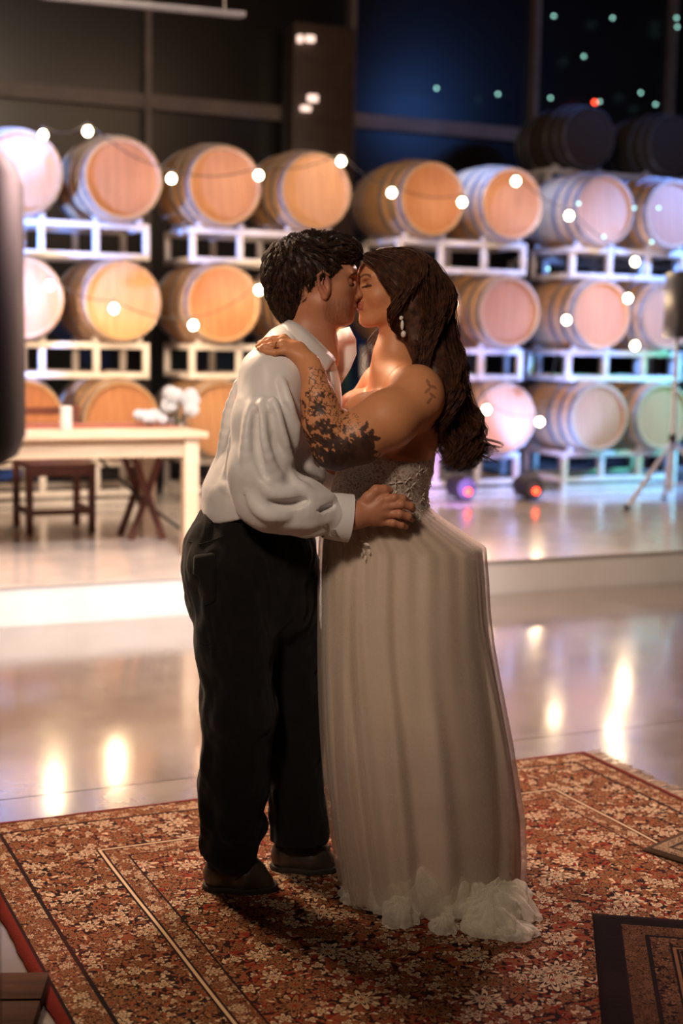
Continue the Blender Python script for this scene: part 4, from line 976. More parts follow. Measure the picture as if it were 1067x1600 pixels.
# ---- her hair
G_ = [
 [(570, 400, -.005), (597, 420, -.045), (614, 450, -.062), (619, 482, -.060), (634, 520, -.052), (655, 560, -.070), (674, 600, -.085), (686, 640, -.085), (690, 680, -.07), (682, 712, -.06)],
 [(578, 396, .0), (622, 406, -.040), (640, 440, -.060), (645, 482, -.062), (657, 530, -.060), (676, 580, -.085), (692, 625, -.095), (701, 665, -.085), (704, 700, -.08), (706, 728, -.07)],
 [(594, 393, .01), (645, 396, -.025), (668, 432, -.048), (672, 480, -.050), (680, 530, -.050), (695, 580, -.070), (710, 625, -.080), (720, 665, -.07), (728, 700, -.06), (738, 728, -.06)],
 [(597, 392, .03), (660, 404, .0), (688, 440, -.01), (695, 485, -.01), (702, 535, -.01), (712, 585, -.02), (724, 630, -.03), (736, 665, -.03), (744, 690, -.02), (756, 704, -.01)],
 [(598, 393, .05), (655, 408, .06), (682, 442, .075), (688, 488, .07), (692, 540, .06), (700, 590, .05), (710, 640, .04), (716, 680, .03), (722, 710, .03), (722, 735, .03)],
 [(592, 396, .08), (630, 412, .11), (655, 445, .125), (660, 490, .12), (664, 540, .11), (676, 590, .09), (690, 635, .07), (698, 670, .06), (704, 700, .05), (700, 722, .05)]]
G_ = np.array([[P(*p) for p in g] for g in G_])
def resample(g, m):
    g = np.asarray(g); t = np.linspace(0, len(g) - 1, m); i = np.clip(np.floor(t).astype(int), 0, len(g) - 2); f = (t - i)[:, None]
    a, b, c, d = g[np.maximum(i - 1, 0)], g[i], g[i + 1], g[np.minimum(i + 2, len(g) - 1)]
    return 0.5 * (2 * b + (c - a) * f + (2 * a - 5 * b + 4 * c - d) * f ** 2 + (-a + 3 * b - 3 * c + d) * f ** 3)
Gs = np.array([resample(g, 30) for g in G_])
wh = Field(*BX(555, 380, 775, 740, -.16, .2), 0.003)
axis_ = [np.mean(Gs[:, j], 0) for j in range(30)]
for j in range(0, 22):
    c_ = axis_[j]
    for gi in range(len(Gs)):
        p0 = Gs[gi, j] * .80 + c_ * .20; p1 = Gs[gi, j + 1] * .80 + axis_[j + 1] * .20
        r_ = np.interp(j, [0, 3, 8, 16, 22], [.003, .009, .020, .021, .008]); wh.cap(p0, p1, r_, r_ * .97, 0.018)
    wh.cap(c_, axis_[j + 1], np.interp(j, [0, 4, 10, 22], [.003, .030, .034, .01]), np.interp(j + 1, [0, 4, 10, 22], [.003, .030, .034, .01]), .02)
wh.ell(P(636, 443, .045), (px(48), .076, px(38)), .02)
wh.cap(Hw(.135, .10, -.03), Hw(.135, -.10, -.03), .078, .078, .008, 'sub')
hv2, hq2 = wh.mesh(1); hn2 = normals(hv2, hq2); hv2 = hv2 + hn2 * (.002 * wav(hv2, 41, 40, (1.6, 1.6, .35)))[:, None]
mesh_obj('hair', hv2 - WO, hq2, M_hair2, woman)
rg = np.random.RandomState(17)
def guide(t):
    t = t * (len(Gs) - 1); i = int(min(math.floor(t), len(Gs) - 2)); f = t - i; return Gs[i] * (1 - f) + Gs[i + 1] * f
cen = []; rads = []
sarr = np.linspace(0, 1, 30)
for k in range(620):
    t = rg.rand() ** 1.0; g = guide(t).copy(); ax = np.array(axis_); o_ = g - ax; L_ = np.linalg.norm(o_, axis=1)[:, None]
    g = g + o_ / (L_ + 1e-6) * (0.006 + 0.014 * rg.rand()) - o_ * (0.10 * rg.rand() if rg.rand() < .4 else 0) - o_ * (sarr[:, None] ** 3) * rg.uniform(-.5, .7)
    ph = t * 11 + rg.rand() * .8; am = 0.015 * sm(sarr, .05, .35) * (1 + .5 * sarr) * (0.6 + .8 * rg.rand()); fr_ = 25 + 3 * rg.rand()
    g[:, 0] += am * np.sin(fr_ * sarr + ph); g[:, 1] += am * np.cos(fr_ * sarr + ph)
    end = rg.uniform(.72, 1.0) if rg.rand() < .7 else 1.0
    g = resample(g[:max(8, int(30 * end))], 30); cen.append(g)
tubes('hair_locks', locks(cen, 8, 0.0022, rg, 0.002, .6), 0.0006 + 0.0006 * rg.rand(len(cen) * 8), M_hair2, woman, WO)
# loose curled ends and fly-away strands that catch the back light
fly = []
for k in range(150):
    t = rg.uniform(.3, .8); g = guide(t).copy(); o_ = g - np.array(axis_); g = g + o_ / (np.linalg.norm(o_, axis=1)[:, None] + 1e-6) * (.010 + .012 * rg.rand())
    g[:, 0] += (.004 + .022 * rg.rand()) * sarr ** .8 + .008 * np.sin(sarr * (10 + 8 * rg.rand()) + rg.rand() * 6) * sarr; g[:, 2] += .006 * np.sin(sarr * 12 + rg.rand() * 6) * sarr
    a_ = rg.randint(0, 12); g = resample(g[a_:a_ + 18], 30); fly.append(g)
for k in range(46):                                                                            # ends
    x0, y0 = 684 + rg.rand() * 46, 655 + rg.rand() * 20; d0 = rg.uniform(-.09, .02); ln = 45 + rg.rand() * 30; sw = rg.uniform(.1, .55); ph = rg.rand() * 6
    fly.append([P(x0 + sw * s * ln + 7 * math.sin(s * 6 + ph) * s, y0 + s * ln * (1 - .15 * s), d0 + .01 * math.cos(s * 6 + ph)) for s in sarr])
for k in range(16):                                                                            # far side wisps left of her neck
    x0 = 596 + rg.rand() * 14; ph = rg.rand() * 6
    fly.append([P(x0 - (14 + 22 * (k % 7) / 7) * math.sin(s * 2.0) + 4 * math.sin(s * 9 + ph), 500 + s * (70 + 30 * (k % 5) / 5), .115 + .01 * math.sin(ph)) for s in sarr])
for k in range(14):                                                                            # baby hair at temple
    ph = rg.rand() * 3; x0 = 596 + rg.rand() * 8
    fly.append([P(x0 - 7 * math.sin(s * 3) + 3 * math.sin(s * 7 + ph), 412 + 40 * s * (0.6 + .4 * rg.rand() * 0 + .03 * k), -.035 - .006 * s) for s in sarr])
tubes('loose_strands', locks(np.array(fly), 3, 0.0014, rg, .003, .3), 0.00042, M_hair2, woman, WO)

# ================================================================== gown
def lace():
    t = NT('lace_bodice'); o = t.obj()
    vo = t.n('ShaderNodeTexVoronoi', feature='DISTANCE_TO_EDGE'); vo.inputs['Scale'].default_value = 95; t.put(vo.inputs['Vector'], o)
    v2 = t.n('ShaderNodeTexVoronoi'); v2.inputs['Scale'].default_value = 40; t.put(v2.inputs['Vector'], o)
    f1 = t.M('LESS_THAN', vo.outputs[0], 0.10); f2 = t.M('LESS_THAN', t.M('ABSOLUTE', t.M('SUBTRACT', v2.outputs[0], 0.42)), 0.08)
    f = t.M('MAXIMUM', f1, f2); c = t.mix(f, t.mix(t.map(t.noise(o, 22, 3), .4, .6), (0.42, 0.27, 0.19), (0.50, 0.40, 0.32)), (0.74, 0.66, 0.58))
    t.put(t.b.inputs['Base Color'], c); t.set(Roughness=0.55); t.bump(f, 0.5, 0.002); return t.m
M_lace = lace(); M_ivory = cloth('ivory_underskirt', (0.66, 0.54, 0.44), (0.58, 0.465, 0.37), 0.55, 0.3, 5, 0.05)
def tulle(name, alpha, col):
    t = NT(name); t.t.nodes.remove(t.b); out = [n for n in t.t.nodes if n.type == 'OUTPUT_MATERIAL'][0]
    df = t.n('ShaderNodeBsdfDiffuse'); df.inputs[0].default_value = (*col, 1); tl = t.n('ShaderNodeBsdfTranslucent'); tl.inputs[0].default_value = (*col, 1)
    m1 = t.n('ShaderNodeMixShader'); m1.inputs[0].default_value = 0.45; t.t.links.new(df.outputs[0], m1.inputs[1]); t.t.links.new(tl.outputs[0], m1.inputs[2])
    tr = t.n('ShaderNodeBsdfTransparent'); lw_ = t.n('ShaderNodeLayerWeight'); lw_.inputs[0].default_value = 0.35
    fac = t.M('MINIMUM', t.M('ADD', alpha, t.M('MULTIPLY', lw_.outputs['Facing'], 0.75)), 1.0)
    fac = t.M('MULTIPLY', fac, t.map(t.noise(t.obj(), 160, 2), .3, .7, .8, 1.0))
    m2 = t.n('ShaderNodeMixShader'); t.put(m2.inputs[0], fac); t.t.links.new(tr.outputs[0], m2.inputs[1]); t.t.links.new(m1.outputs[0], m2.inputs[2]); t.t.links.new(m2.outputs[0], out.inputs[0])
    return t.m
M_tulle = tulle('ivory_tulle', 0.22, (0.80, 0.70, 0.61)); M_tulle2 = tulle('bunched_tulle', 0.40, (0.97, 0.92, 0.80))
bf = Field(*BX(490, 620, 700, 830, -.2, .24), 0.0034)
bf.flat(P(618, 672, .03), P(606, 712, .02), px(58), px(68), 1.45, .05); bf.flat(P(606, 706, .02), P(592, 780, .02), px(70), px(73), 1.16, .04); bf.flat(P(592, 780, .02), P(594, 815, .02), px(74), px(80), 1.12, .02)
bf.ell(P(577, 668, -.055), (px(49), .071, px(42)), 0.03); bf.ell(P(566, 664, .085), (px(49), .071, px(42)), 0.03)
tx = np.array([P(x, 700)[0] for x in (500, 540, 560, 600, 640, 655, 672, 700)]); tz = np.array([P(600, y)[2] for y in (664, 652, 668, 702, 690, 671, 690, 700)])
bf.cut(lambda X, Y, Z: (Z - np.interp(X, tx, tz)) * .8 + 0 * Y); bf.cut(lambda X, Y, Z: P(600, 812)[2] - Z + 0 * X + 0 * Y)
bv2, bq2 = bf.mesh(2); bodice = mesh_obj('bodice', bv2 - WO, bq2, M_lace, woman)
# appliqué leaves and beads sewn on the bodice and scattered over the hips
bn2 = normals(bv2, bq2); M_appl = pm('applique_thread', (0.80, 0.72, 0.63), (0.7, 0.6, 0.5), 30, 0.5, bump=0.3, bscale=300)
am_ = MB(); bm2 = MB(); rg2 = np.random.RandomState(23)
def leaf(p, n_, s_, ang):
    n_ = Vector(n_); t1 = n_.orthogonal().normalized(); t2 = n_.cross(t1); a = t1 * math.cos(ang) + t2 * math.sin(ang); b = n_.cross(a); p = Vector(p) + n_ * .0022
    am_.add([p - a * s_, p - a * .3 * s_ + b * .42 * s_ - n_ * .0008, p + a * .45 * s_ + b * .36 * s_ - n_ * .0008, p + a * s_, p + a * .45 * s_ - b * .36 * s_ - n_ * .0008, p - a * .3 * s_ - b * .42 * s_ - n_ * .0008, p + n_ * .0012], [(0, 1, 6), (1, 2, 6), (2, 3, 6), (3, 4, 6), (4, 5, 6), (5, 0, 6)])
for c_ in range(130):
    i = rg2.randint(len(bv2)); a0 = rg2.rand() * 6.28; pet = rg2.choice([3, 4, 5]); s_ = rg2.uniform(.006, .010)
    if bn2[i, 1] > .3: continue
    n_ = Vector(bn2[i]); t1 = n_.orthogonal().normalized(); t2 = n_.cross(t1)
    for k in range(pet):
        a = a0 + k * 6.28 / pet; d_ = t1 * math.cos(a) + t2 * math.sin(a); leaf(bv2[i] - WO + np.array(d_) * s_ * 1.15, n_, s_, a)
    bm2.lathe([(0.0004, -.002), (.0022, 0), (.0004, .002)], 6, 'Y', tuple(bv2[i] - WO + bn2[i] * .004))
for c_ in range(420):
    i = rg2.randint(len(bv2)); bm2.lathe([(0.0004, -.0013), (.0014, 0), (.0004, .0013)], 5, 'Y', tuple(bv2[i] - WO + bn2[i] * .0022))
# --- skirt
ys = np.array([793, 806, 820, 838, 854, 900, 950, 1000, 1050, 1100, 1150, 1200, 1270, 1340, 1385, 1418]); xl = np.array([520, 515, 510, 506, 504, 502, 502, 502, 503, 505, 508, 512, 520, 531, 540, 546])
xr = np.array([666, 681, 702, 730, 754, 757, 758, 762, 769, 777, 785, 791, 798, 797, 792, 788]); dep = np.array([.128, .132, .137, .144, .150, .172, .193, .212, .228, .242, .252, .258, .258, .252, .246, .24])
def skirt(grow, seed, amp, nrow=120, ncol=420, bottom=0.0):
    g = np.random.RandomState(seed); yy = np.linspace(793, 1418, nrow); L = np.interp(yy, ys, xl) - grow / S; Rr = np.interp(yy, ys, xr) + grow / S; D = np.interp(yy, ys, dep) + grow
    th = np.linspace(0, 2 * math.pi, ncol, endpoint=False); v = np.zeros((nrow, ncol, 3)); f = (yy - 793) / 625
    pls = [(g.rand() * 6.28, g.uniform(.045, .10), g.uniform(.4, 1.0) * g.choice([1, 1, -.6]), g.uniform(-.6, .6), g.uniform(0, .3)) for _ in range(34)]
    for r_ in range(nrow):
        a = P(L[r_], yy[r_]); b = P(Rr[r_], yy[r_]); c = (a + b) / 2; hw = (b[0] - a[0]) / 2; s = f[r_]
        disp = np.zeros(ncol)
        for t0, wd, am, dr, st in pls:
            d = (th - t0 - dr * s * .6 + math.pi) % (2 * math.pi) - math.pi; disp += am * np.exp(-(d / (wd * (.8 + .7 * s))) ** 2) * sm(np.array(s), st - .02, st + .35)
        disp += (.35 * np.sin(th * 29 + 2 * np.sin(th * 3) + 2 * math.sin(s * 3)) + .35 * np.sin(th * 13 + 1.5 * np.sin(th * 2))) * math.exp(-s * 6)
        k = amp * (.25 + 1.1 * s ** .8) * disp * (0.55 + .45 * abs(np.sin(th)))
        cx, cy = np.cos(th), np.sin(th)
        sgn = lambda q, e: np.sign(q) * abs(q) ** e
        v[r_, :, 0] = c[0] + (hw + k * .35) * sgn(cx, .92); v[r_, :, 1] = YC + .02 - .03 * s + (D[r_] + k) * sgn(cy, .92); v[r_, :, 2] = max(c[2], bottom) + 0.0 * th
    if bottom or True:
        zmin = .0145; zb = v[:, :, 2]; v[:, :, 2] = np.maximum(zb, zmin + .006 * np.abs(np.sin(th * 9))[None, :] * (f[:, None] > .9))
    idx = np.arange(nrow * ncol).reshape(nrow, ncol); nx_ = np.roll(idx, -1, 1)
    return v.reshape(-1, 3), np.stack([idx[:-1], idx[1:], nx_[1:], nx_[:-1]], -1).reshape(-1, 4)
kv, kq = skirt(0.0, 4, .030); mesh_obj('underskirt', kv - WO, kq, M_ivory, woman)
kv2, kq2 = skirt(0.011, 4, .034); mesh_obj('tulle_skirt', kv2 - WO, kq2, M_tulle, woman)
kn2 = normals(kv2, kq2)
if kn2[np.argmin(kv2[:, 1])][1] > 0: kn2 = -kn2
kx, ky = unP(kv2); frnt = kn2[:, 1] < -.05
for (fx, fy, s_) in ((566, 842, .010), (572, 850, .010), (562, 852, .008), (569, 860, .010), (576, 862, .008), (571, 870, .009), (566, 866, .007), (574, 842, .007), (552, 838, .008), (584, 836, .008), (596, 832, .008), (660, 800, .007), (676, 806, .006), (690, 812, .006), (645, 806, .008), (632, 812, .008), (655, 812, .007)):
    dd = np.where(frnt, np.hypot(kx - fx, ky - fy), 1e9); i = int(dd.argmin()); leaf(kv2[i] - WO, kn2[i], s_, fx * 1.3)
for i_ in range(60):
    fx, fy = 600 + rg2.rand() * 75, 797 + rg2.rand() * 18; dd = np.where(frnt, np.hypot(kx - fx, ky - fy), 1e9); i = int(dd.argmin()); bm2.lathe([(0.0004, -.0015), (.0017, 0), (.0004, .0015)], 5, 'Y', tuple(kv2[i] - WO + kn2[i] * .002))
a_ = am_.build('lace_applique', M_appl, woman); a_['kind'] = 'stuff'; a_ = bm2.build('beading', M_pearl, woman, True); a_['kind'] = 'stuff'
# --- bunched tulle train on the rug, several crumpled translucent layers
def bunch(name, c, r, seed, crease=.5, nlay=2):
    g = np.random.RandomState(seed); vs = []; qs = []; off = 0
    for ly in range(nlay):
        nu, nv = 170, 50; th = np.linspace(0, 2 * math.pi, nu, endpoint=False); ph = np.linspace(.02, math.pi * .62, nv); TT, PP = np.meshgrid(th, ph)
        n0 = np.stack([np.sin(PP) * np.cos(TT), np.sin(PP) * np.sin(TT), np.cos(PP)], -1).reshape(-1, 3); k = 1 - .2 * ly
        w1 = wav(n0, seed * 7 + ly, 1.8); w2 = 1 - 2 * np.abs(wav(n0, seed * 3 + ly + 50, 2.6)); w3 = 1 - 2 * np.abs(wav(n0, seed + ly + 90, 9))
        rr = k * (1 + crease * (.34 * w1 + .03 * w2 + (.10 * np.sin(TT.ravel() * 9 + 4 * w1) + .05 * np.sin(TT.ravel() * 17 + 6 * w1)) * np.sin(PP.ravel()) ** .5)); p = n0 * rr[:, None] * np.array(r) + np.array(c); p[:, 2] = np.maximum(p[:, 2], .0145 + .004 * (w3 + 1) * .5)
        idx = np.arange(nu * nv).reshape(nv, nu) + off; nx_ = np.roll(idx, -1, 1); qs.append(np.stack([idx[:-1], idx[1:], nx_[1:], nx_[:-1]], -1).reshape(-1, 4)); vs.append(p); off += len(p)
    return np.concatenate(vs), np.concatenate(qs)
def G0(x, y, z=0.0):
    q = _fw + _rt * (x - CXP) / FPX - _up * (y - CYP) / FPX; return CAM + q * (z - CAM[2]) / q[2]
tv_, tq_, off = [], [], 0
for i, (x, y, z, rx, ry, rz) in enumerate([(655, 1412, .02, .125, .10, .125), (775, 1432, .02, .10, .09, .085), (625, 1440, .01, .05, .06, .06), (715, 1412, .03, .08, .07, .085), (768, 1450, .02, .07, .06, .06),
                                           (795, 1460, .015, .065, .05, .035), (750, 1458, .01, .05, .04, .045), (694, 1455, .012, .033, .035, .045), (600, 1405, .03, .05, .06, .06), (557, 1400, .02, .045, .06, .05), (800, 1415, .03, .05, .07, .06), (560, 1408, .01, .03, .04, .025)]):
    v_, q_ = bunch('b', G0(x, y, z), (rx, ry, rz), 60 + i, .6); tv_.append(v_); tq_.append(q_ + off); off += len(v_)
mesh_obj('tulle_train', np.concatenate(tv_) - WO, np.concatenate(tq_), M_tulle2, woman)
# ================================================================== festoon bulbs, projected laser dots, stage gear
M_bulb = glow('warm_bulb_glow', (1.0, 0.78, 0.5), 26)
M_wire = pm('black_wire', (0.02, 0.018, 0.016), rough=0.6)
M_laserdot = glow('green_laser_dot_glow', (0.45, 1.0, 0.85), 3.2)
M_redled = glow('red_led_glow', (1.0, 0.06, 0.02), 7)
def atV(x, y, v):
    d = _fw + _rt * (x - CXP) / FPX - _up * (y - CYP) / FPX
    return CAM + d * (v - CAM @ VV) / (d @ VV)
def festoon(name, label, pts, lit=22):
    pts = [Vector(p) for p in pts]
    r = thing(name, label, 'string lights', (0, 0, 0), 0, 'bulb strings along the barrel wall'); path = []
    for a, b in zip(pts[:-1], pts[1:]):
        n = 10
        for i in range(n):
            f = i / n; p = a.lerp(b, f); path.append(p + Vector((0, 0, 0.055 - 0.05 * math.sin(math.pi * f))))
    path.append(pts[-1] + Vector((0, 0, 0.055)))
    MB().tube(path, 0.0045, 5).build('cable', M_wire, r, True)
    for p in pts:
        MB().tube([p + Vector((0, 0, 0.06)), p + Vector((0, 0, 0.026))], [0.013, 0.015], 8).build('socket', M_wire, r, True)
        b = MB().lathe([(0.002, -0.034), (0.02, -0.027), (0.031, -0.008), (0.031, 0.006), (0.02, 0.024), (0.013, 0.032)], 12, 'Z', p); b.build('bulb', M_bulb, r, True)
        l = bpy.data.lights.new('bulb_light', 'POINT'); l.energy = lit * 0.2; l.color = (1, 0.72, 0.42); l.shadow_soft_size = 0.05
        lo = bpy.data.objects.new('bulb_light', l); COL.objects.link(lo); lo.parent = r; lo.location = p + Vector(-VV * 0.06)
festoon('string_lights', 'warm bulb string across the top barrels, left to middle', [atV(67, 211, 9.98), atV(137, 205, 9.98), atV(268, 279, 9.95), atV(404, 274, 9.95), atV(533, 252, 9.98), atV(612, 301, 9.95), atV(722, 316, 9.95)], 10)
festoon('string_lights', 'warm bulb string across the middle barrels on the left', [atV(78, 446, 9.95), atV(178, 482, 9.93), atV(302, 508, 9.93), atV(405, 453, 9.95)], 48)
festoon('string_lights', 'warm bulb string looping over the racks at right', [atV(806, 283, 9.9), atV(889, 337, 9.93), atV(992, 409, 9.95), atV(981, 466, 9.93), atV(992, 540, 9.93)])
festoon('string_lights', 'warm bulb string low behind her hair, beside middle and bottom barrels', [atV(706, 474, 9.93), atV(760, 640, 9.93), atV(843, 659, 9.93), atV(885, 500, 9.93)], 12)
laser_dots = [(865, 25), (957, 28), (1057, 28), (682, 138), (778, 147), (860, 153), (937, 159), (1024, 163), (550, 126), (925, 258), (1001, 145), (912, 88), (1058, 42)]  # glowing beads stand in for green dots thrown by a laser
sg = 'glowing beads for projected green dots on the dark window wall'
base = None
for i, (x, y) in enumerate(laser_dots):
    c = atV(x, y, 13.42)
    if base is None:
        bm_ = MB().lathe([(0.001, -0.016), (0.012, -0.008), (0.016, 0.0), (0.012, 0.008), (0.001, 0.016)], 8, 'Z'); base = bm_.build('laser_dot_bead', M_laserdot, None, True); o = base
    else: o = base.copy(); COL.objects.link(o)
    o.location = Vector(c); o.scale = (.85, .85, .85); 
    rw, rk = ('upper', [0, 1, 12, 2].index(i)) if i in (0, 1, 12, 2) else ('middle', [11, 10].index(i)) if i in (10, 11) else ('lowest', 0) if i == 9 else ('lower', [8, 3, 4, 5, 6, 7].index(i))
    tag(o, 'tiny glowing bead for a projected green dot before the dark wall, %s row, %s from the left' % (rw, coln[rk]), 'light', sg)
s2 = 'glowing beads for projected green dots by the right barrels'
for (x, y), ps in zip([(904, 318), (991, 325), (943, 370), (856, 420), (1029, 325), (1018, 378)], ("left edge of the seventh top barrel", "right edge of the seventh top barrel", "bottom of the seventh top barrel", "the end of the fourth rack", "the middle of the last top barrel", "the lower left of the last top barrel")):
    o = base.copy(); COL.objects.link(o); o.location = Vector(atV(x, y, 10.0)); o.scale = (.7, .7, .7); tag(o, 'tiny glowing bead for a projected green dot in front of ' + ps, 'light', s2)
rl = base.copy(); rl.data = base.data.copy(); rl.data.materials.clear(); rl.data.materials.append(M_redled); COL.objects.link(rl)
rl.location = Vector(atV(929, 160, 13.4)); rl.scale = (1.5, 1.5, 1.5); tag(rl, 'tiny red light on the dark window wall at upper right', 'light')
# thin wires added to hold the beads; projected dots have none
for k, rowpts in enumerate(([laser_dots[0], laser_dots[1], laser_dots[2]], [laser_dots[8], laser_dots[3], laser_dots[4], laser_dots[5], laser_dots[6], laser_dots[7]])):
    pts = [Vector(atV(x, y, 13.42)) + Vector((0, 0, 0.016)) for x, y in rowpts]; path = []
    for a, b in zip(pts[:-1], pts[1:]):
        for i in range(6): path.append(a.lerp(b, i / 6) - Vector((0, 0, 0.06 * math.sin(math.pi * i / 6))))
    path.append(pts[-1]); w_ = MB().tube(path, 0.0025, 4).build('added_dot_wire', M_wire, None, True)
    tag(w_, 'thin dark wire added along the %s row of glowing dot beads' % ('upper', 'lower')[k], 'wire')
# linear pendant lamp, unlit, top left
A, B = atV(60, -8, 9.3), atV(381, 23, 9.3)
pl = thing('linear_pendant', 'long unlit linear pendant lamp hanging at top left', 'lamp', tuple(A), 0)
d = B - A; M_pend = pm('pale_pendant_metal', (0.16, 0.16, 0.2), rough=0.4)
MB().box(tuple(d / 2), (np.linalg.norm(d), 0.07, 0.03), rz=math.atan2(d[1], d[0]), ry=-math.asin(d[2] / np.linalg.norm(d))).build('lamp_body', M_pend, pl)
MB().box(tuple(d / 2 - np.array([0, 0, 0.018])), (np.linalg.norm(d) * .96, 0.05, 0.01), rz=math.atan2(d[1], d[0]), ry=-math.asin(d[2] / np.linalg.norm(d))).build('diffuser', M_pend, pl)
for f in (0.3, 0.9): MB().tube([tuple(d * f + np.array([0, 0, 0.012])), tuple(d * f + np.array([0, 0, 7.0 - A[2] - d[2] * f]))], 0.004, 5).build('hanging_rod', M_chrome, pl, True)
# brown service cabinet on the wall with small lamps
cb = thing('service_cabinet', 'brown wall cabinet with small lit lamps above the barrels', 'cabinet', R(5.75, 13.3, 0.204), TH)
M_cab = pm('brown_cabinet', (0.06, 0.035, 0.025), rough=0.5)
MB().box((0, 0, 2.15), (0.66, 0.3, 4.3), bev=0.01).build('cabinet_body', M_cab, cb, True)
MB().box((0, -0.16, 2.95), (0.56, 0.02, 0.9), bev=0.005).build('door', M_cab, cb, True)
M_ind = glow('indicator_glow', (1.0, 0.72, 0.6), 1.5)
for (x, y, w2, h2) in ((470, 60, .05, .07), (486, 60, .09, .06), (490, 153, .1, .065), (479, 169, .1, .05)):
    p = atV(x, y, 13.1) - R(5.75, 13.3, 0.204); q = (float(p @ UU), float(p @ VV), float(p[2]))
    MB().box((q[0], -0.178, q[2]), (w2, 0.05, h2), bev=0.01).build('indicator_lamp', M_ind, cb, True)
# loudspeaker on tripod at right
sp = thing('speaker_stand', 'tripod speaker stand with pale legs at the right', 'stand', R(7.10, 9.2, STZ), TH)
for lu, lv in ((-0.64, -0.30), (0.14, 0.26), (0.42, -0.30)):
    MB().tube([(0, 0, 0.50), (lu * .97, lv * .97, 0.03)], [0.017, 0.019], 8).build('leg', M_chrome, sp, True)
    MB().tube([(lu * .955, lv * .955, 0.037), (lu, lv, 0.014)], [0.022, 0.022], 8).build('rubber_foot', M_black, sp, True)
    MB().tube([(0, 0, 0.16), (lu * .66, lv * .66, 0.175)], 0.008, 6).build('brace', M_chrome, sp, True)
MB().tube([(0, 0, 0.1), (0, 0, 1.32)], 0.018, 10).build('pole', M_chrome, sp, True)
MB().tube([(0, 0, 0.48), (0, 0, 0.56)], 0.03, 10).build('collar', M_black, sp, True)
sk = thing('loudspeaker', 'black loudspeaker box mounted on the tripod stand', 'speaker', R(7.10, 9.2, STZ + 1.32), TH - 0.35)
MB().box((0.12, 0, 0.26), (0.38, 0.36, 0.52), bev=0.02).build('cabinet', M_black, sk, True)
M_grille = pm('speaker_grille', (0.01, 0.01, 0.012), rough=0.7, metal=0.0, bump=0.5, bscale=120)
MB().box((0.12, -0.184, 0.26), (0.33, 0.012, 0.47), bev=0.004).build('grille', M_grille, sk, True)
# floor par lamps with red indicator
for x, v, lab in ((717, 9.85, 'black floor spot with orange light below her hair tips'), (822, 9.75, 'black floor spot with red light beside the third rack')):
    z0 = STZ; p = atV(x, 766, v); p = R(float(p @ UU), v, STZ)
    par = thing('floor_spot', lab, 'spotlight', p, TH, 'floor spots before the racks')
    MB().lathe([(0.085, -0.13), (0.092, -0.12), (0.092, 0.06), (0.06, 0.13), (0.02, 0.14)], 20, 'Y', (0, 0, 0.115)).build('housing', M_black, par, True)
    MB().lathe([(0.08, 0), (0.08, 0.006)], 20, 'Y', (0, -0.136, 0.115)).build('lens', pm('spot_lens', (0.1, 0.1, 0.14), rough=0.1), par, True)
    MB().tube([(-0.1, 0, 0.115), (-0.1, 0, 0.012), (0.1, 0, 0.012), (0.1, 0, 0.115)], 0.01, 6).build('yoke', M_black, par, True)
    MB().lathe([(0.026, 0), (0.026, 0.012), (0.014, 0.018)], 12, 'Y', (0.0, -0.156, 0.09)).build('indicator', M_redled, par, True)
lamp('uplight_violet', 'SPOT', R(5.2, 9.3, 0.3), R(5.9, 10.5, 0.6), 80, (0.55, 0.3, 1.0), 0.05, 80)
lamp('uplight_blue', 'SPOT', R(6.45, 9.5, 0.3), R(6.7, 10.9, 1.9), 300, BLUE, 0.05, 80)

# ================================================================== table and what stands on it
TZ = 0.925
M_runner = pm('red_runner_cloth', (0.42, 0.10, 0.06), (0.34, 0.07, 0.04), 12, 0.8)
TU1 = 2.70
tb = thing('dining_table', 'pale wooden farm table on the stage at left', 'table', R(TU1 - 1.15, 8.2, STZ), TH)
h = TZ - STZ
for i in range(5):
    MB().box((0, -0.40 + i * 0.18 + 0.04, h - 0.0175), (2.3, 0.176, 0.035), bev=0.003).build('plank', M_tablewood, tb, True)
MB().box((0, -0.375, h - 0.035 - 0.055), (2.18, 0.03, 0.11), bev=0.003).build('apron', M_tablewood, tb, True)
MB().box((0, 0.455, h - 0.035 - 0.055), (2.18, 0.03, 0.11), bev=0.003).build('apron', M_tablewood, tb, True)
for x in (-1.06, 1.06):
    MB().box((x, 0.04, h - 0.09), (0.03, 0.80, 0.11), bev=0.003).build('apron', M_tablewood, tb, True)
    for y in (-0.38, 0.46): MB().box((x - 0.0, y, (h - 0.035) / 2), (0.085, 0.085, h - 0.035), bev=0.006).build('leg', M_tablewood, tb, True)
rn = rbox('table_runner', TU1 - 2.2, TU1 - 0.04, 8.18, 8.52, TZ + 0.001, TZ + 0.006, M_runner); tag(rn, 'red cloth runner along the pale table', 'runner')
M_wax = pm('white_wax', (0.85, 0.83, 0.8), rough=0.4)
M_petal = pm('white_petals', (0.85, 0.87, 0.9), (0.78, 0.8, 0.85), 20, 0.7)
pc = atV(103, 671, 8.05); pu = float(pc @ UU)
cn = thing('pillar_candle', 'white pillar candle in a glass on the pale table', 'candle', R(pu, 8.05, TZ), 0)
MB().lathe([(0.036, 0.0), (0.037, 0.004), (0.036, 0.13), (0.03, 0.135), (0.012, 0.13)], 20).build('wax', M_wax, cn, True)
MB().tube([(0, 0, 0.13), (0.002, 0, 0.145)], 0.0015, 5).build('wick', M_black, cn)
gm = NT('clear_glass'); gm.set(Base_Color=(0.95, 0.97, 1.0), Roughness=0.03); gm.b.inputs['Transmission Weight'].default_value = 1.0
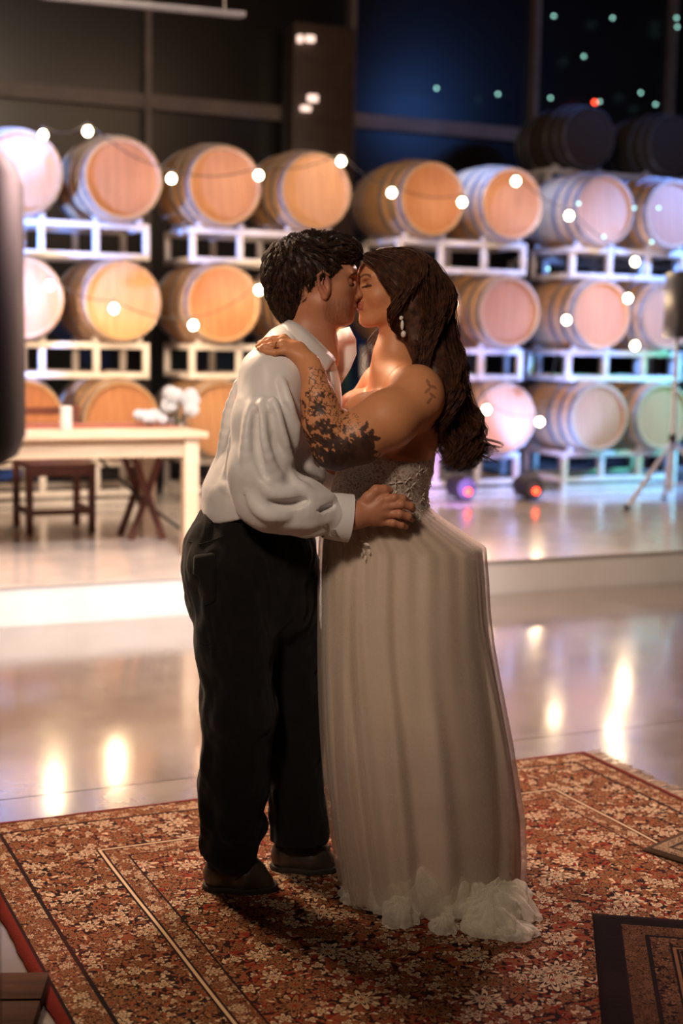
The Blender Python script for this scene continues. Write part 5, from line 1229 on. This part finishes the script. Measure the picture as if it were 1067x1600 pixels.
def flowers(name, label, u, v, z, spread, hgt, n, seed, vase=True):
    r = thing(name, label, 'flowers', R(u, v, z), 0); g = random.Random(seed)
    if vase: MB().lathe([(0.045, 0), (0.05, 0.01), (0.04, 0.08), (0.055, 0.15), (0.053, 0.15), (0.036, 0.08), (0.044, 0.012)], 20).build('vase', gm.m, r, True)
    M_leaf = pm('leaf_green', (0.05, 0.09, 0.04), rough=0.6)
    for i in range(n):
        a = g.random() * 6.283; rr = spread * math.sqrt(g.random()); cz = hgt * (0.55 + 0.45 * g.random()) - rr * 0.5 * (1 if vase else 0)
        if not vase: cz = 0.035 + 0.03 * g.random()
        c = Vector((rr * math.cos(a), rr * math.sin(a), cz)); hd = MB()
        for k in range(60):                                     # small four-petalled florets packed on a ball
            th = math.acos(1 - 2 * (k + .5) / 60); ph = k * 2.39996
            nrm = Vector((math.sin(th) * math.cos(ph), math.sin(th) * math.sin(ph), math.cos(th))); p = c + nrm * (0.042 if vase else 0.03)
            t1 = nrm.orthogonal().normalized(); t2 = nrm.cross(t1)
            for q in range(4):
                d1_ = (t1 * math.cos(q * 1.571 + k) + t2 * math.sin(q * 1.571 + k)); d2_ = nrm.cross(d1_)
                s = 0.012
                hd.add([p - nrm * .006, p + d1_ * s * .6 + d2_ * s * .45 + nrm * .002, p + d1_ * s * 1.1 + nrm * .003, p + d1_ * s * .6 - d2_ * s * .45 + nrm * .002], [(0, 1, 2, 3)])
        hd.build('flower_head', M_petal, r)
        if vase: MB().tube([(c.x * .2, c.y * .2, 0.03), tuple(c)], 0.003, 5).build('stem', M_leaf, r)
        lf = MB(); p = c + Vector((0, 0, -0.03 if vase else -0.02))
        for q in range(3):
            d_ = Vector((math.cos(q * 2.1 + i), math.sin(q * 2.1 + i), -0.2 if vase else 0.1)); s_ = d_.cross(Vector((0, 0, 1))).normalized()
            lf.add([p, p + d_ * .03 + s_ * .014, p + d_ * .065, p + d_ * .03 - s_ * .014], [(0, 1, 2, 3)])
        lf.build('leaf', M_leaf, r)
    return r
pc = atV(283, 650, 8.25); flowers('flower_vase', 'white hydrangea bouquet in a vase on the table end', float(pc @ UU) - 0.02, 8.25, TZ, 0.09, 0.26, 12, 2)
pc = atV(235, 655, 8.3); flowers('flower_cluster', 'low white flowers lying beside the hydrangea vase', float(pc @ UU), 8.3, TZ + 0.006, 0.10, 0.06, 8, 5, False)
# chair under / behind the table
cp = atV(84, 800, 9.1); cu = float(cp @ UU)
ch = thing('wooden_chair', 'dark red wooden chair behind the pale table', 'chair', R(cu, 9.1, STZ), TH)
for x in (-0.2, 0.2):
    for y in (-0.2, 0.2):
        MB().box((x, y, 0.21 if y < 0 else 0.40), (0.042, 0.042, 0.42 if y < 0 else 0.80), bev=0.004).build('leg', M_chairwood, ch, True)
    MB().box((x, 0, 0.14), (0.03, 0.36, 0.035)).build('stretcher', M_chairwood, ch)
MB().box((0, -0.2, 0.14), (0.36, 0.03, 0.035)).build('stretcher', M_chairwood, ch)
MB().box((0, -0.2, 0.395), (0.36, 0.034, 0.05)).build('seat_rail', M_chairwood, ch)
MB().box((0, 0, 0.435), (0.45, 0.45, 0.03), bev=0.008).build('seat', M_chairwood, ch, True)
for z in (0.56, 0.66, 0.76): MB().box((0, 0.2, z), (0.36, 0.02, 0.05)).build('back_slat', M_chairwood, ch)
# black cable hanging from the table to the floor
c0, c1 = atV(152, 713, 8.75), atV(285, 828, 8.55)
pts = [tuple(c0 + (c1 - c0) * f - np.array([0, 0, 0.03 * math.sin(math.pi * f)])) for f in np.linspace(0, 1, 9)]
g0 = R(float(c1 @ UU) + .12, 8.5, STZ + .008); pts += [tuple(g0), tuple(g0 + UU * 0.4)]
tag(MB().tube(pts, 0.011, 6).build('black_cable', M_black, None, True), 'thick black cable hanging diagonally under the pale table', 'cable')
# dark leaning music stand board beside the table leg
ms = thing('folding_stool', 'dark folding wooden stool under the table end', 'stool', tuple(R(2.56, 8.62, STZ)), TH)
for s in (-1, 1):
    MB().box((0, s * 0.14, 0.27), (0.04, 0.03, 0.62), ry=s * 0.35, bev=0.003).build('leg', M_chairwood, ms, True)
    MB().box((0, s * 0.10, 0.27), (0.04, 0.03, 0.62), ry=-s * 0.35, bev=0.003).build('leg', M_chairwood, ms, True)
MB().box((0, 0, 0.57), (0.42, 0.34, 0.025), bev=0.006).build('seat', M_chairwood, ms, True)
# near dark object cut by the left frame edge: loudspeaker on a post
nr = thing('column_loudspeaker', 'tall black rounded loudspeaker close by at the left edge', 'speaker', (-0.60, 2.05, 0), 0.1)
MB().box((0, 0, 1.51), (0.26, 0.26, 0.46), bev=0.045).build('cabinet', M_black, nr, True)
MB().box((0.0, -0.132, 1.51), (0.2, 0.01, 0.38), bev=0.004).build('grille', M_grille, nr, True)
MB().tube([(0.075, 0, 0.02), (0.075, 0, 1.29)], 0.02, 10).build('pole', M_chairwood, nr, True)
MB().lathe([(0.17, 0), (0.17, 0.012), (0.03, 0.02)], 24, 'Z', (0.075, 0, 0)).build('base', M_black, nr, True)
